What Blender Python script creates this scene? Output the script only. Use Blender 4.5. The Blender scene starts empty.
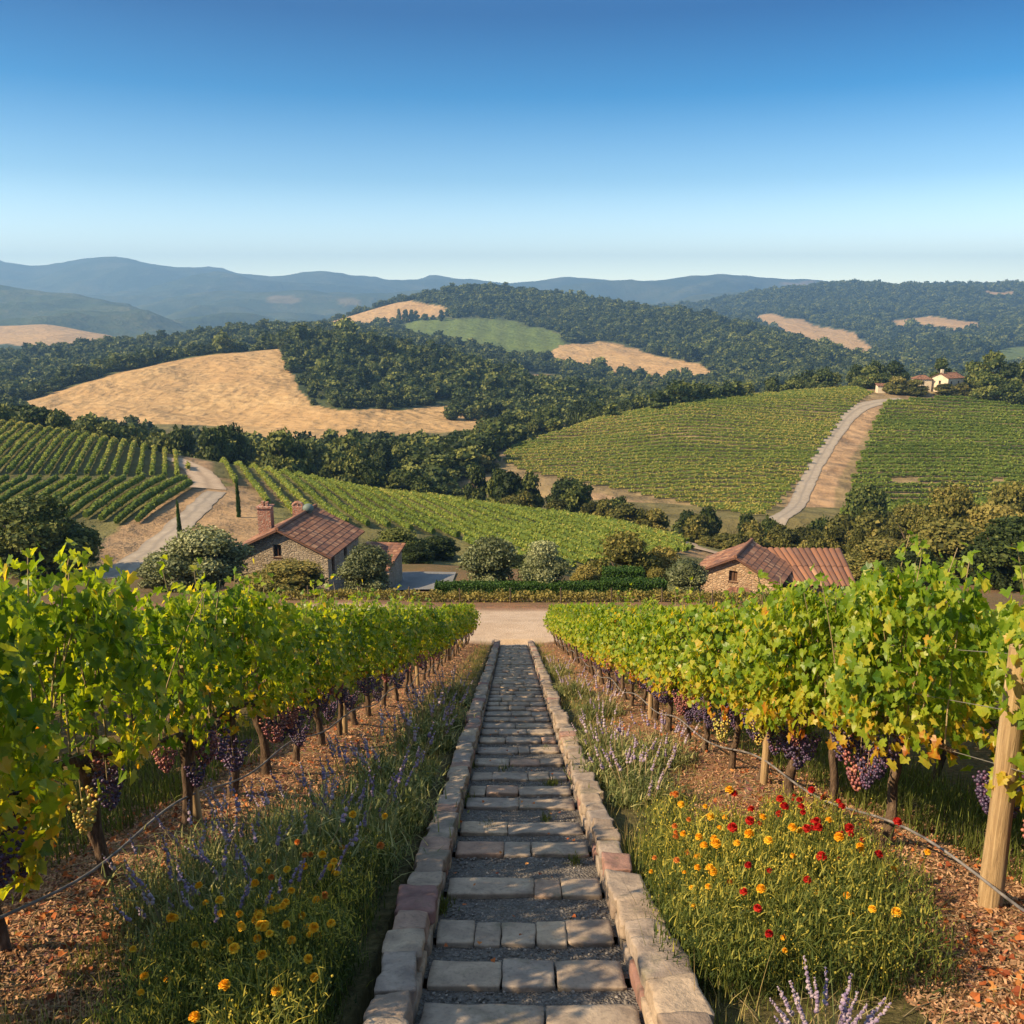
import bpy, math, random
import numpy as np
from mathutils import Vector, Matrix
from mathutils.bvhtree import BVHTree
R = math.radians
rng = np.random.default_rng(11)
random.seed(5)
S = bpy.context.scene
C = S.collection
# ------------------------------------------------------------------ camera
F = 900.0
PITCH = math.atan(212 / F)
CP, SP = math.cos(PITCH), math.sin(PITCH)
cam = bpy.data.cameras.new('camera')
cam.sensor_width = 36; cam.lens = 36 * F / 1024
cam.clip_start = 0.1; cam.clip_end = 30000
co = bpy.data.objects.new('camera', cam); C.objects.link(co)
co.location = (0, 0, 0); co.rotation_euler = (math.pi / 2 - PITCH, 0, 0)
S.camera = co
# ------------------------------------------------------------------ light
SUN_EL = R(37)
sx, sy = -0.935, -0.355
SUN = Vector((sx * math.cos(SUN_EL), sy * math.cos(SUN_EL), math.sin(SUN_EL))).normalized()
w = bpy.data.worlds.new('World'); S.world = w; w.use_nodes = True
nt = w.node_tree; nt.nodes.clear()
sky = nt.nodes.new('ShaderNodeTexSky'); sky.sky_type = 'NISHITA'; sky.sun_disc = False
sky.sun_elevation = SUN_EL; sky.sun_rotation = math.atan2(sx, sy)
sky.air_density = 1.0; sky.dust_density = 0.3; sky.ozone_density = 3.0; sky.altitude = 300
bg = nt.nodes.new('ShaderNodeBackground'); bg.inputs[1].default_value = 0.15
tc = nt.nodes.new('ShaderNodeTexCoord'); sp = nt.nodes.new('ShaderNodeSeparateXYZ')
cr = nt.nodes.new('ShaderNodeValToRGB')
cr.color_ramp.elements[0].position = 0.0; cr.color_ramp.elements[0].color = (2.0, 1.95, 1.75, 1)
e = cr.color_ramp.elements[1]; e.position = 0.7; e.color = (1.6, 1.25, .88, 1)  # sky above the frame brightened and warmed as added fill light
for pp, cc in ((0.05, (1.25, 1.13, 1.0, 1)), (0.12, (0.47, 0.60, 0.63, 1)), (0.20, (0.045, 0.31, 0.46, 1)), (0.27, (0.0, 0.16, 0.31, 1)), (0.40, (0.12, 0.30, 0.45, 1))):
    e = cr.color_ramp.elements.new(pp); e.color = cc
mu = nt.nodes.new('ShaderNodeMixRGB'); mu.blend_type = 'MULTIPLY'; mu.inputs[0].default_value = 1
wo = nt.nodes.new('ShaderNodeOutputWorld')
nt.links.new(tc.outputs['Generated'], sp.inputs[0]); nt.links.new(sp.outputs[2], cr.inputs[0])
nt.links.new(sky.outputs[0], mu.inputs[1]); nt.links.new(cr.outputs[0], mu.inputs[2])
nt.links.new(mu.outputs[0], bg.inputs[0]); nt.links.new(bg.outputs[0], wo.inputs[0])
sl = bpy.data.lights.new('sun', 'SUN'); sl.energy = 5.0; sl.angle = R(0.53); sl.color = (1.0, 0.77, 0.47)
so = bpy.data.objects.new('sun', sl); C.objects.link(so)
so.rotation_euler = SUN.to_track_quat('Z', 'Y').to_euler()
S.view_settings.view_transform = 'Standard'; S.view_settings.look = 'None'
S.view_settings.exposure = 0.97; S.view_settings.gamma = 1.0
S.render.engine = 'CYCLES'
cy = S.cycles
cy.use_denoising = True
try: cy.denoiser = 'OPENIMAGEDENOISE'
except Exception: pass
cy.max_bounces = 6; cy.diffuse_bounces = 2; cy.glossy_bounces = 1; cy.transmission_bounces = 3
cy.transparent_max_bounces = 4; cy.volume_bounces = 0
cy.caustics_reflective = False; cy.caustics_refractive = False
# ------------------------------------------------------------------ helpers
def link(o, parent=None):
    C.objects.link(o)
    if parent is not None: o.parent = parent
    return o
def tag(o, label=None, cat=None, group=None, kind=None):
    if label: o['label'] = label
    if cat: o['category'] = cat
    if group: o['group'] = group
    if kind: o['kind'] = kind
    return o
def empty(name, loc=(0, 0, 0), rz=0.0, scale=None):
    o = bpy.data.objects.new(name, None); C.objects.link(o)
    o.location = loc; o.rotation_euler = (0, 0, rz); o.empty_display_size = .2
    if scale is not None: o.scale = scale
    return o
def ratio(py):
    return np.tan(PITCH + np.arctan((np.asarray(py, float) - 512) / F))
def P(px, py, Y):
    """world point at forward distance Y seen in direction (px, py)"""
    Z = -Y * ratio(py); d = Y * CP - Z * SP
    return np.stack([(np.asarray(px, float) - 512) / F * d, Y + 0 * d, Z + 0 * d], -1)
def XatY(px, Y, Z): return (px - 512) / F * (Y * CP - Z * SP)
def proj(p):
    p = np.asarray(p, float)
    d = p[..., 1] * CP - p[..., 2] * SP
    v = p[..., 1] * SP + p[..., 2] * CP
    d = np.where(np.abs(d) < 1e-6, 1e-6, d)
    return 512 + F * p[..., 0] / d, 512 - F * v / d
def inpoly(px, py, poly):
    px = np.asarray(px, float); py = np.asarray(py, float)
    r = np.zeros(px.shape, bool); n = len(poly)
    for i in range(n):
        x1, y1 = poly[i]; x2, y2 = poly[(i + 1) % n]
        if y1 == y2: continue
        c = ((y1 > py) != (y2 > py)) & (px < (x2 - x1) * (py - y1) / (y2 - y1) + x1)
        r ^= c
    return r
_fr = np.random.default_rng(3)
_dirs = _fr.normal(size=(64, 3)); _dirs /= np.linalg.norm(_dirs, axis=1)[:, None]
_ph = _fr.uniform(0, 6.28, 64)
def fbm(p, scale=1.0, octv=4, seed=0):
    """smooth pseudo-noise about -1..1 at points p (n,3)"""
    p = np.asarray(p, float) / scale
    out = 0; a = 1.0; tot = 0
    for o in range(octv):
        s = 0
        for k in range(5):
            j = (seed * 7 + o * 5 + k) % 64
            q = p @ _dirs[j] * 2.2 * (2.03 ** o) + _ph[(j * 3 + seed) % 64]
            s = s + np.sin(q + 1.3 * np.sin(p @ _dirs[(j + 11) % 64] * 1.7 * (2.0 ** o)))
        out = out + a * s / 3.0; tot += a; a *= .5
    return out / tot
def pchip(xk, yk, xq):
    xk = np.asarray(xk, float); yk = np.asarray(yk, float); xq = np.clip(np.asarray(xq, float), xk[0], xk[-1])
    if yk.ndim == 1: yk = yk[:, None]
    h = np.diff(xk)[:, None]; dl = np.diff(yk, axis=0) / h
    m = np.zeros_like(yk); m[0] = dl[0]; m[-1] = dl[-1]
    if len(xk) > 2:
        w1 = 2 * h[1:] + h[:-1]; w2 = h[1:] + 2 * h[:-1]
        ok = dl[1:] * dl[:-1] > 0
        with np.errstate(divide='ignore', invalid='ignore'):
            m[1:-1] = np.where(ok, (w1 + w2) / (w1 / np.where(dl[:-1] == 0, 1, dl[:-1]) + w2 / np.where(dl[1:] == 0, 1, dl[1:])), 0)
    i = np.clip(np.searchsorted(xk, xq, side='right') - 1, 0, len(xk) - 2)
    hh = h[i]; t = ((xq - xk[i])[:, None]) / hh
    return ((2*t**3-3*t**2+1)*yk[i] + (t**3-2*t**2+t)*hh*m[i] + (-2*t**3+3*t**2)*yk[i+1] + (t**3-t**2)*hh*m[i+1])
class MB:
    def __init__(s): s.v = []; s.l = []; s.n = []; s.t = []; s.m = []; s.sm = []; s.c = 0
    def add(s, v, f, tint=0.5, mat=0, smooth=False):
        v = np.asarray(v, np.float32).reshape(-1, 3)
        f = np.asarray(f, np.int32)
        if f.ndim == 1: f = f[None]
        s.v.append(v); s.l.append((f + s.c).ravel()); s.n.append(np.full(len(f), f.shape[1], np.int32))
        s.t.append(np.broadcast_to(np.asarray(tint, np.float32), (len(f),)).copy())
        s.m.append(np.full(len(f), mat, np.int32)); s.sm.append(np.full(len(f), smooth, bool)); s.c += len(v)
    def mesh(s, name, mats):
        me = bpy.data.meshes.new(name)
        v = np.concatenate(s.v); l = np.concatenate(s.l); n = np.concatenate(s.n)
        me.vertices.add(len(v)); me.vertices.foreach_set('co', v.ravel())
        me.loops.add(len(l)); me.loops.foreach_set('vertex_index', l)
        me.polygons.add(len(n)); st = np.concatenate([[0], np.cumsum(n)[:-1]]).astype(np.int32)
        me.polygons.foreach_set('loop_start', st)
        for m in (mats if isinstance(mats, (list, tuple)) else [mats]): me.materials.append(m)
        me.polygons.foreach_set('material_index', np.concatenate(s.m))
        me.polygons.foreach_set('use_smooth', np.concatenate(s.sm))
        a = me.attributes.new('tint', 'FLOAT', 'FACE'); a.data.foreach_set('value', np.concatenate(s.t))
        me.update(calc_edges=True); me.validate()
        return me
    def build(s, name, mats, parent=None):
        return link(bpy.data.objects.new(name, s.mesh(name, mats)), parent)
def nrm(a): return a / np.maximum(np.linalg.norm(a, axis=-1, keepdims=True), 1e-9)
def frames(n, t):
    """n normals, t tip directions -> (k,3,3) rows = side, tip, normal"""
    n = nrm(n); t = t - (t * n).sum(-1, keepdims=True) * n; t = nrm(t); s = np.cross(t, n)
    return np.stack([s, t, n], 1)
def stamp(mb, tv, tf, c, fr, sc, tint=.5, mat=0, smooth=False):
    """copy template (tv, tf) to centres c with frames fr and scale sc"""
    tv = np.asarray(tv, float); tf = np.asarray(tf); k = len(c)
    if k == 0: return
    sc = np.broadcast_to(np.asarray(sc, float), (k,)) if np.ndim(sc) < 2 else sc
    if np.ndim(sc) == 1: sc = np.repeat(sc[:, None], 3, 1)
    loc = tv[None] * sc[:, None, :]
    v = np.einsum('kvi,kij->kvj', loc, fr) + c[:, None, :]
    f = (tf[None] + (np.arange(k) * len(tv))[:, None, None]).reshape(-1, tf.shape[1])
    tt = np.repeat(np.broadcast_to(np.asarray(tint, float), (k,)), len(tf))
    mb.add(v.reshape(-1, 3), f, tt, mat, smooth)
def rdir(n): return nrm(rng.normal(size=(n, 3)))
def tube(mb, pts, rad, seg=7, tint=.5, mat=0, cap=True, smooth=True):
    pts = np.asarray(pts, float); n = len(pts); rad = np.broadcast_to(np.asarray(rad, float), (n,))
    d = nrm(np.gradient(pts, axis=0)); up = np.array([0.13, 0.21, 1.0])
    if abs(d[0] @ nrm(up)) > .9: up = np.array([1.0, .2, .1])
    a = nrm(np.cross(d, up)); b = np.cross(d, a)
    th = np.arange(seg) / seg * 2 * math.pi
    ring = pts[:, None] + rad[:, None, None] * (np.cos(th)[None, :, None] * a[:, None] + np.sin(th)[None, :, None] * b[:, None])
    i = np.arange(n - 1)[:, None] * seg; j = np.arange(seg)[None]
    f = np.stack([i + j, i + (j + 1) % seg, i + seg + (j + 1) % seg, i + seg + j], -1).reshape(-1, 4)
    mb.add(ring.reshape(-1, 3), f, tint, mat, smooth)
    if cap:
        mb.add(ring[0], [np.arange(seg)], tint, mat); mb.add(ring[-1], [np.arange(seg)[::-1]], tint, mat)
BF = np.array([[0,3,2,1],[4,5,6,7],[0,1,5,4],[1,2,6,5],[2,3,7,6],[3,0,4,7]])
def box(mb, x0, x1, y0, y1, z0, z1, tint=.5, mat=0, M=None):
    v = np.array([[x0,y0,z0],[x1,y0,z0],[x1,y1,z0],[x0,y1,z0],[x0,y0,z1],[x1,y0,z1],[x1,y1,z1],[x0,y1,z1]], float)
    if M is not None: v = v @ M[0].T + M[1]
    mb.add(v, BF, tint, mat)
def _ico(sub):
    t = (1 + 5 ** .5) / 2
    v = [(-1,t,0),(1,t,0),(-1,-t,0),(1,-t,0),(0,-1,t),(0,1,t),(0,-1,-t),(0,1,-t),(t,0,-1),(t,0,1),(-t,0,-1),(-t,0,1)]
    f = [(0,11,5),(0,5,1),(0,1,7),(0,7,10),(0,10,11),(1,5,9),(5,11,4),(11,10,2),(10,7,6),(7,1,8),(3,9,4),(3,4,2),(3,2,6),(3,6,8),(3,8,9),(4,9,5),(2,4,11),(6,2,10),(8,6,7),(9,8,1)]
    v = [np.array(p) / np.linalg.norm(p) for p in v]
    for _ in range(sub):
        c = {}; nf = []
        def mid(a, b):
            k = (min(a, b), max(a, b))
            if k not in c:
                m = v[a] + v[b]; v.append(m / np.linalg.norm(m)); c[k] = len(v) - 1
            return c[k]
        for a, b, d in f:
            x, y, z = mid(a, b), mid(b, d), mid(d, a)
            nf += [(a, x, z), (b, y, x), (d, z, y), (x, y, z)]
        f = nf
    return np.array(v), np.array(f)
ICO0, ICO1, ICO2, ICO3 = _ico(0), _ico(1), _ico(2), _ico(3)
_cg = {}
def cubegrid(n):
    if n in _cg: return _cg[n]
    idx = {}; vs = []; fs = []
    def vid(p):
        k = tuple(np.round(p, 5))
        if k not in idx: idx[k] = len(vs); vs.append(k)
        return idx[k]
    g = np.linspace(-1, 1, n + 1)
    for ax in range(3):
        for sg in (-1, 1):
            for i in range(n):
                for j in range(n):
                    q = []
                    for a, b in ((g[i], g[j]), (g[i+1], g[j]), (g[i+1], g[j+1]), (g[i], g[j+1])):
                        p = [0, 0, 0]; p[ax] = sg; p[(ax+1) % 3] = a; p[(ax+2) % 3] = b; q.append(vid(p))
                    fs.append(q if sg > 0 else q[::-1])
    _cg[n] = (np.array(vs), np.array(fs)); return _cg[n]
def stone(mb, c, size, rot=0.0, tint=.5, n=4, rnd=.018, amp=.008, slope=0.0, mat=0, seed=None):
    """a rounded, slightly irregular block: centre c, full size, z rotation, slope = dz/dy"""
    v, f = cubegrid(n); h = np.array(size) / 2
    v = np.sign(v) * np.abs(v) ** .75
    p = v * h
    inner = np.clip(p, -(h - rnd), h - rnd); d = p - inner
    L = np.linalg.norm(d, axis=1, keepdims=True); p = inner + np.where(L > 0, d / np.maximum(L, 1e-9) * rnd, 0)
    q = p + np.asarray(c) * 3.1 + (seed or 0)
    p = p + amp * np.stack([fbm(q, .13, 3, 1), fbm(q, .13, 3, 2), fbm(q, .13, 3, 3)], -1)
    cx, sx_ = math.cos(rot), math.sin(rot)
    x, y = p[:, 0] * cx - p[:, 1] * sx_, p[:, 0] * sx_ + p[:, 1] * cx
    mb.add(np.stack([x, y, p[:, 2] + slope * y], -1) + np.asarray(c), f, tint, mat, True)
# ------------------------------------------------------------------ materials
def new_mat(name):
    m = bpy.data.materials.new(name); m.use_nodes = True; t = m.node_tree
    b = t.nodes['Principled BSDF']; b.inputs['Roughness'].default_value = .85
    b.inputs['Specular IOR Level'].default_value = .25
    return m, t, b
def nd(t, ty, **kw):
    n = t.nodes.new(ty)
    for k, v in kw.items():
        if k.startswith('i_'): n.inputs[k[2:].replace('_', ' ')].default_value = v
        else: setattr(n, k, v)
    return n
def ramp(t, fac, stops, interp='LINEAR'):
    r = t.nodes.new('ShaderNodeValToRGB'); r.color_ramp.interpolation = interp; el = r.color_ramp.elements
    el[0].position, el[0].color = stops[0][0], (*stops[0][1], 1)
    el[1].position, el[1].color = stops[-1][0], (*stops[-1][1], 1)
    for p_, c_ in stops[1:-1]: x = el.new(p_); x.color = (*c_, 1)
    t.links.new(fac, r.inputs[0]); return r.outputs[0]
def mixc(t, fac, a, b, mode='MIX'):
    m = t.nodes.new('ShaderNodeMixRGB'); m.blend_type = mode
    for i, x in ((0, fac), (1, a), (2, b)):
        if isinstance(x, (int, float)): m.inputs[i].default_value = x
        elif isinstance(x, tuple): m.inputs[i].default_value = (*x, 1)
        else: t.links.new(x, m.inputs[i])
    return m.outputs[0]
def math_(t, op, a, b=0.0, clamp=False):
    m = t.nodes.new('ShaderNodeMath'); m.operation = op; m.use_clamp = clamp
    for i, x in ((0, a), (1, b)):
        if isinstance(x, (int, float)): m.inputs[i].default_value = x
        else: t.links.new(x, m.inputs[i])
    return m.outputs[0]
def coords(t, world=True, scale=(1, 1, 1)):
    if world: o = t.nodes.new('ShaderNodeNewGeometry').outputs['Position']
    else: o = t.nodes.new('ShaderNodeTexCoord').outputs['Object']
    if scale == (1, 1, 1): return o
    m = t.nodes.new('ShaderNodeMapping'); m.inputs['Scale'].default_value = scale
    t.links.new(o, m.inputs['Vector']); return m.outputs[0]
def noise(t, co_, scale, detail=4, rough=.55, dist=0.0):
    n = nd(t, 'ShaderNodeTexNoise'); n.inputs['Scale'].default_value = scale; n.inputs['Detail'].default_value = detail
    n.inputs['Roughness'].default_value = rough; n.inputs['Distortion'].default_value = dist
    t.links.new(co_, n.inputs['Vector']); return n.outputs['Fac']
def voro(t, co_, scale, feature='F1', out='Distance'):
    n = nd(t, 'ShaderNodeTexVoronoi', feature=feature); n.inputs['Scale'].default_value = scale
    t.links.new(co_, n.inputs['Vector']); return n.outputs[out]
def attr(t, name='tint', out='Fac'):
    a = t.nodes.new('ShaderNodeAttribute'); a.attribute_name = name; return a.outputs[out]
def bump(t, b, h, strength=.5, dist=.05, prev=None):
    n = t.nodes.new('ShaderNodeBump'); n.inputs['Strength'].default_value = strength; n.inputs['Distance'].default_value = dist
    t.links.new(h, n.inputs['Height'])
    if prev is not None: t.links.new(prev, n.inputs['Normal'])
    if b is not None: t.links.new(n.outputs[0], b.inputs['Normal'])
    return n.outputs[0]
def leaf_mat(name, stops, transl=.45, tcol=(1.25, 1.15, .5), rough=.5, objvar=0.0, spec=.3, noise_s=0.0):
    m, t, b = new_mat(name)
    f = attr(t)
    if objvar:
        oi = t.nodes.new('ShaderNodeObjectInfo')
        f = math_(t, 'ADD', f, math_(t, 'MULTIPLY', math_(t, 'SUBTRACT', oi.outputs['Random'], .5), objvar))
    if noise_s:
        f = math_(t, 'ADD', f, math_(t, 'MULTIPLY', math_(t, 'SUBTRACT', noise(t, coords(t), noise_s, 2), .5), .35))
    c = ramp(t, f, stops)
    t.links.new(c, b.inputs['Base Color']); b.inputs['Roughness'].default_value = rough
    b.inputs['Specular IOR Level'].default_value = spec
    if transl:
        tr = t.nodes.new('ShaderNodeBsdfTranslucent'); mx = t.nodes.new('ShaderNodeMixShader'); mx.inputs[0].default_value = transl
        t.links.new(mixc(t, 1.0, c, tcol, 'MULTIPLY'), tr.inputs[0])
        t.links.new(b.outputs[0], mx.inputs[1]); t.links.new(tr.outputs[0], mx.inputs[2])
        t.links.new(mx.outputs[0], t.nodes['Material Output'].inputs[0])
    return m
M = {}
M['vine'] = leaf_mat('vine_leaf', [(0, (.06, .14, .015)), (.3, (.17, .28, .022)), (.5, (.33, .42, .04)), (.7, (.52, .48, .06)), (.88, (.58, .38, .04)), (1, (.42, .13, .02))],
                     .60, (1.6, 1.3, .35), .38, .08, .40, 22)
M['rowvine'] = leaf_mat('row_vine_leaf', [(0, (.05, .085, .014)), (.4, (.135, .19, .028)), (.7, (.24, .28, .045)), (1, (.42, .35, .09))], .3, (1.2, 1.15, .5), .6, .18, .2)
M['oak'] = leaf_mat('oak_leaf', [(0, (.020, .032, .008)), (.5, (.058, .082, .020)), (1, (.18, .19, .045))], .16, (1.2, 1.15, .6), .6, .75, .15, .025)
M['olive'] = leaf_mat('olive_leaf', [(0, (.06, .075, .028)), (.5, (.18, .20, .085)), (1, (.34, .35, .17))], .2, (1.1, 1.1, .7), .5, .2, .25)
M['scrub'] = leaf_mat('scrub_leaf', [(0, (.04, .045, .012)), (.5, (.13, .13, .03)), (1, (.27, .22, .06))], .22, (1.2, 1.1, .6), .6, .5, .15)
M['hedge'] = leaf_mat('hedge_leaf', [(0, (.012, .03, .006)), (.5, (.035, .08, .012)), (1, (.09, .17, .02))], .2, (1.2, 1.2, .5), .5, .1, .2)
M['grass'] = leaf_mat('grass_blade', [(0, (.04, .055, .015)), (.4, (.11, .125, .035)), (.65, (.20, .24, .05)), (.85, (.42, .36, .13)), (1, (.50, .36, .16))], .4, (1.2, 1.15, .5), .6, 0, .15)
M['lavleaf'] = leaf_mat('lavender_foliage', [(0, (.045, .065, .025)), (.5, (.17, .205, .075)), (1, (.46, .42, .19))], .35, (1.2, 1.15, .6), .6, .15, .15)
M['lavender'] = leaf_mat('lavender_blossom', [(0, (.15, .11, .22)), (.5, (.30, .23, .36)), (1, (.50, .41, .44))], .25, (1.1, 1, 1.1), .7, .3, .1)
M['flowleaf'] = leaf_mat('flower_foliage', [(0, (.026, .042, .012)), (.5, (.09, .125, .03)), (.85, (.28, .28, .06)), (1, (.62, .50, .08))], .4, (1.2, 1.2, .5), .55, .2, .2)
M['yellow'] = leaf_mat('yellow_petal', [(0, (.80, .34, .01)), (.5, (.88, .50, .03)), (1, (.9, .70, .08))], .3, (1.1, 1, .6), .6, .5, .1)
M['red'] = leaf_mat('red_petal', [(0, (.28, .008, .01)), (.5, (.45, .014, .014)), (1, (.62, .06, .03))], .25, (1.1, .9, .6), .6, .4, .1)
M['orange'] = leaf_mat('orange_petal', [(0, (.55, .13, .02)), (.5, (.68, .24, .05)), (1, (.75, .40, .12))], .3, (1.1, 1, .6), .6, .4, .1)
M['litter'] = leaf_mat('leaf_litter', [(0, (.05, .026, .014)), (.35, (.16, .08, .038)), (.65, (.37, .225, .13)), (.85, (.46, .28, .16)), (1, (.34, .13, .07))], 0, rough=.9, spec=.1)
M['deadleaf'] = leaf_mat('fallen_leaf', [(0, (.20, .05, .02)), (.5, (.42, .13, .04)), (1, (.55, .28, .09))], .2, rough=.7, spec=.15)
M['twig'] = leaf_mat('dry_stem', [(0, (.20, .15, .08)), (1, (.42, .33, .18))], .1, rough=.8)
def grape_mat(name, stops):
    m, t, b = new_mat(name); oi = attr(t)
    c = ramp(t, oi, stops); fr = nd(t, 'ShaderNodeLayerWeight'); fr.inputs['Blend'].default_value = .35
    bl = noise(t, coords(t, False), 60, 3)
    c2 = mixc(t, math_(t, 'MULTIPLY', bl, .22), c, (.24, .22, .32))
    t.links.new(c2, b.inputs['Base Color']); b.inputs['Roughness'].default_value = .38; b.inputs['Specular IOR Level'].default_value = .5
    b.inputs['Subsurface Weight'].default_value = 0
    return m
M['grape'] = grape_mat('purple_grape', [(0, (.02, .012, .04)), (.5, (.05, .022, .075)), (.85, (.12, .03, .07)), (1, (.22, .05, .05))])
M['grape_red'] = grape_mat('rose_grape', [(0, (.12, .03, .035)), (.5, (.28, .07, .05)), (1, (.45, .20, .08))])
M['grape_gold'] = grape_mat('golden_grape', [(0, (.30, .30, .04)), (.5, (.50, .38, .04)), (1, (.55, .22, .03))])
# bark
m, t, b = new_mat('vine_bark'); cc = coords(t, False, (14, 14, 3)); n1 = noise(t, cc, 3, 5, .65)
t.links.new(ramp(t, n1, [(.25, (.035, .022, .014)), (.5, (.11, .07, .045)), (.75, (.24, .17, .115))]), b.inputs['Base Color'])
bump(t, b, n1, .9, .03); M['bark'] = m
m, t, b = new_mat('tree_bark'); cc = coords(t, False, (3, 3, 1)); n1 = noise(t, cc, 3, 4)
t.links.new(ramp(t, n1, [(.3, (.05, .035, .022)), (.7, (.17, .125, .085))]), b.inputs['Base Color']); bump(t, b, n1, .5, .05); M['tbark'] = m
m, t, b = new_mat('weathered_post_wood'); cc = coords(t, False, (30, 30, 1.6)); n1 = noise(t, cc, 1.5, 6, .7, .6); n2 = noise(t, coords(t, False), 3, 3)
c = ramp(t, n1, [(.25, (.13, .075, .035)), (.48, (.36, .24, .12)), (.62, (.52, .37, .20)), (.8, (.66, .50, .30))])
c = mixc(t, math_(t, 'MULTIPLY', n2, .5), c, (.30, .22, .13)); t.links.new(c, b.inputs['Base Color']); bump(t, b, n1, .8, .015); M['post'] = m
m, t, b = new_mat('irrigation_hose'); b.inputs['Base Color'].default_value = (.16, .15, .15, 1); b.inputs['Roughness'].default_value = .45
n1 = noise(t, coords(t), 9, 3); t.links.new(ramp(t, n1, [(.3, (.07, .065, .07)), (.7, (.24, .22, .21))]), b.inputs['Base Color']); M['hose'] = m
m, t, b = new_mat('galvanised_wire'); b.inputs['Base Color'].default_value = (.30, .28, .26, 1); b.inputs['Metallic'].default_value = .6; b.inputs['Roughness'].default_value = .5; M['wire'] = m
# stair stone: tint picks the block colour
def stone_mat(name, stops, bs=1.0, moss=True):
    m, t, b = new_mat(name); cc = coords(t); a = attr(t)
    n1 = noise(t, cc, 6, 6, .62, .4); n2 = noise(t, cc, 42, 4, .6); n3 = noise(t, cc, 1.7, 3)
    c = ramp(t, a, stops)
    c = mixc(t, math_(t, 'MULTIPLY', math_(t, 'SUBTRACT', n1, .32, True), 1.6, True), mixc(t, 1.0, c, (.50, .47, .46), 'MULTIPLY'), mixc(t, 1.0, c, (1.28, 1.22, 1.12), 'MULTIPLY'))
    c = mixc(t, math_(t, 'MULTIPLY', math_(t, 'SUBTRACT', n2, .52, True), 2.4, True), c, (.10, .085, .07))
    if moss:
        c = mixc(t, math_(t, 'MULTIPLY', math_(t, 'SUBTRACT', noise(t, cc, 3.3, 5, .7), .56, True), 4.0, True), c, (.10, .10, .06))
    t.links.new(c, b.inputs['Base Color']); b.inputs['Roughness'].default_value = .88
    h = math_(t, 'ADD', math_(t, 'MULTIPLY', n1, 1.0), math_(t, 'MULTIPLY', n2, .35))
    bump(t, b, h, .8 * bs, .02)
    return m
M['stone'] = stone_mat('sandstone_block', [(0, (.30, .24, .20)), (.25, (.42, .34, .27)), (.5, (.36, .31, .28)), (.75, (.50, .40, .30)), (.9, (.36, .21, .18)), (1, (.27, .16, .15))])
M['slab'] = stone_mat('flagstone', [(0, (.34, .28, .235)), (.3, (.46, .38, .30)), (.6, (.38, .33, .29)), (.85, (.54, .43, .32)), (1, (.45, .30, .23))], .6)
m, t, b = new_mat('dark_gravel'); cc = coords(t); v1 = voro(t, cc, 55); vc = voro(t, cc, 55, 'F1', 'Color'); n1 = noise(t, cc, 5, 4)
c = mixc(t, .75, ramp(t, noise(t, cc, 90, 2), [(.3, (.05, .047, .045)), (.7, (.20, .18, .165))]), ramp(t, vc, [(0, (.04, .038, .038)), (1, (.26, .235, .21))]))
t.links.new(mixc(t, math_(t, 'MULTIPLY', n1, .5), c, (.09, .07, .055)), b.inputs['Base Color']); bump(t, b, v1, 1.0, .02); M['gravel'] = m
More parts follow.
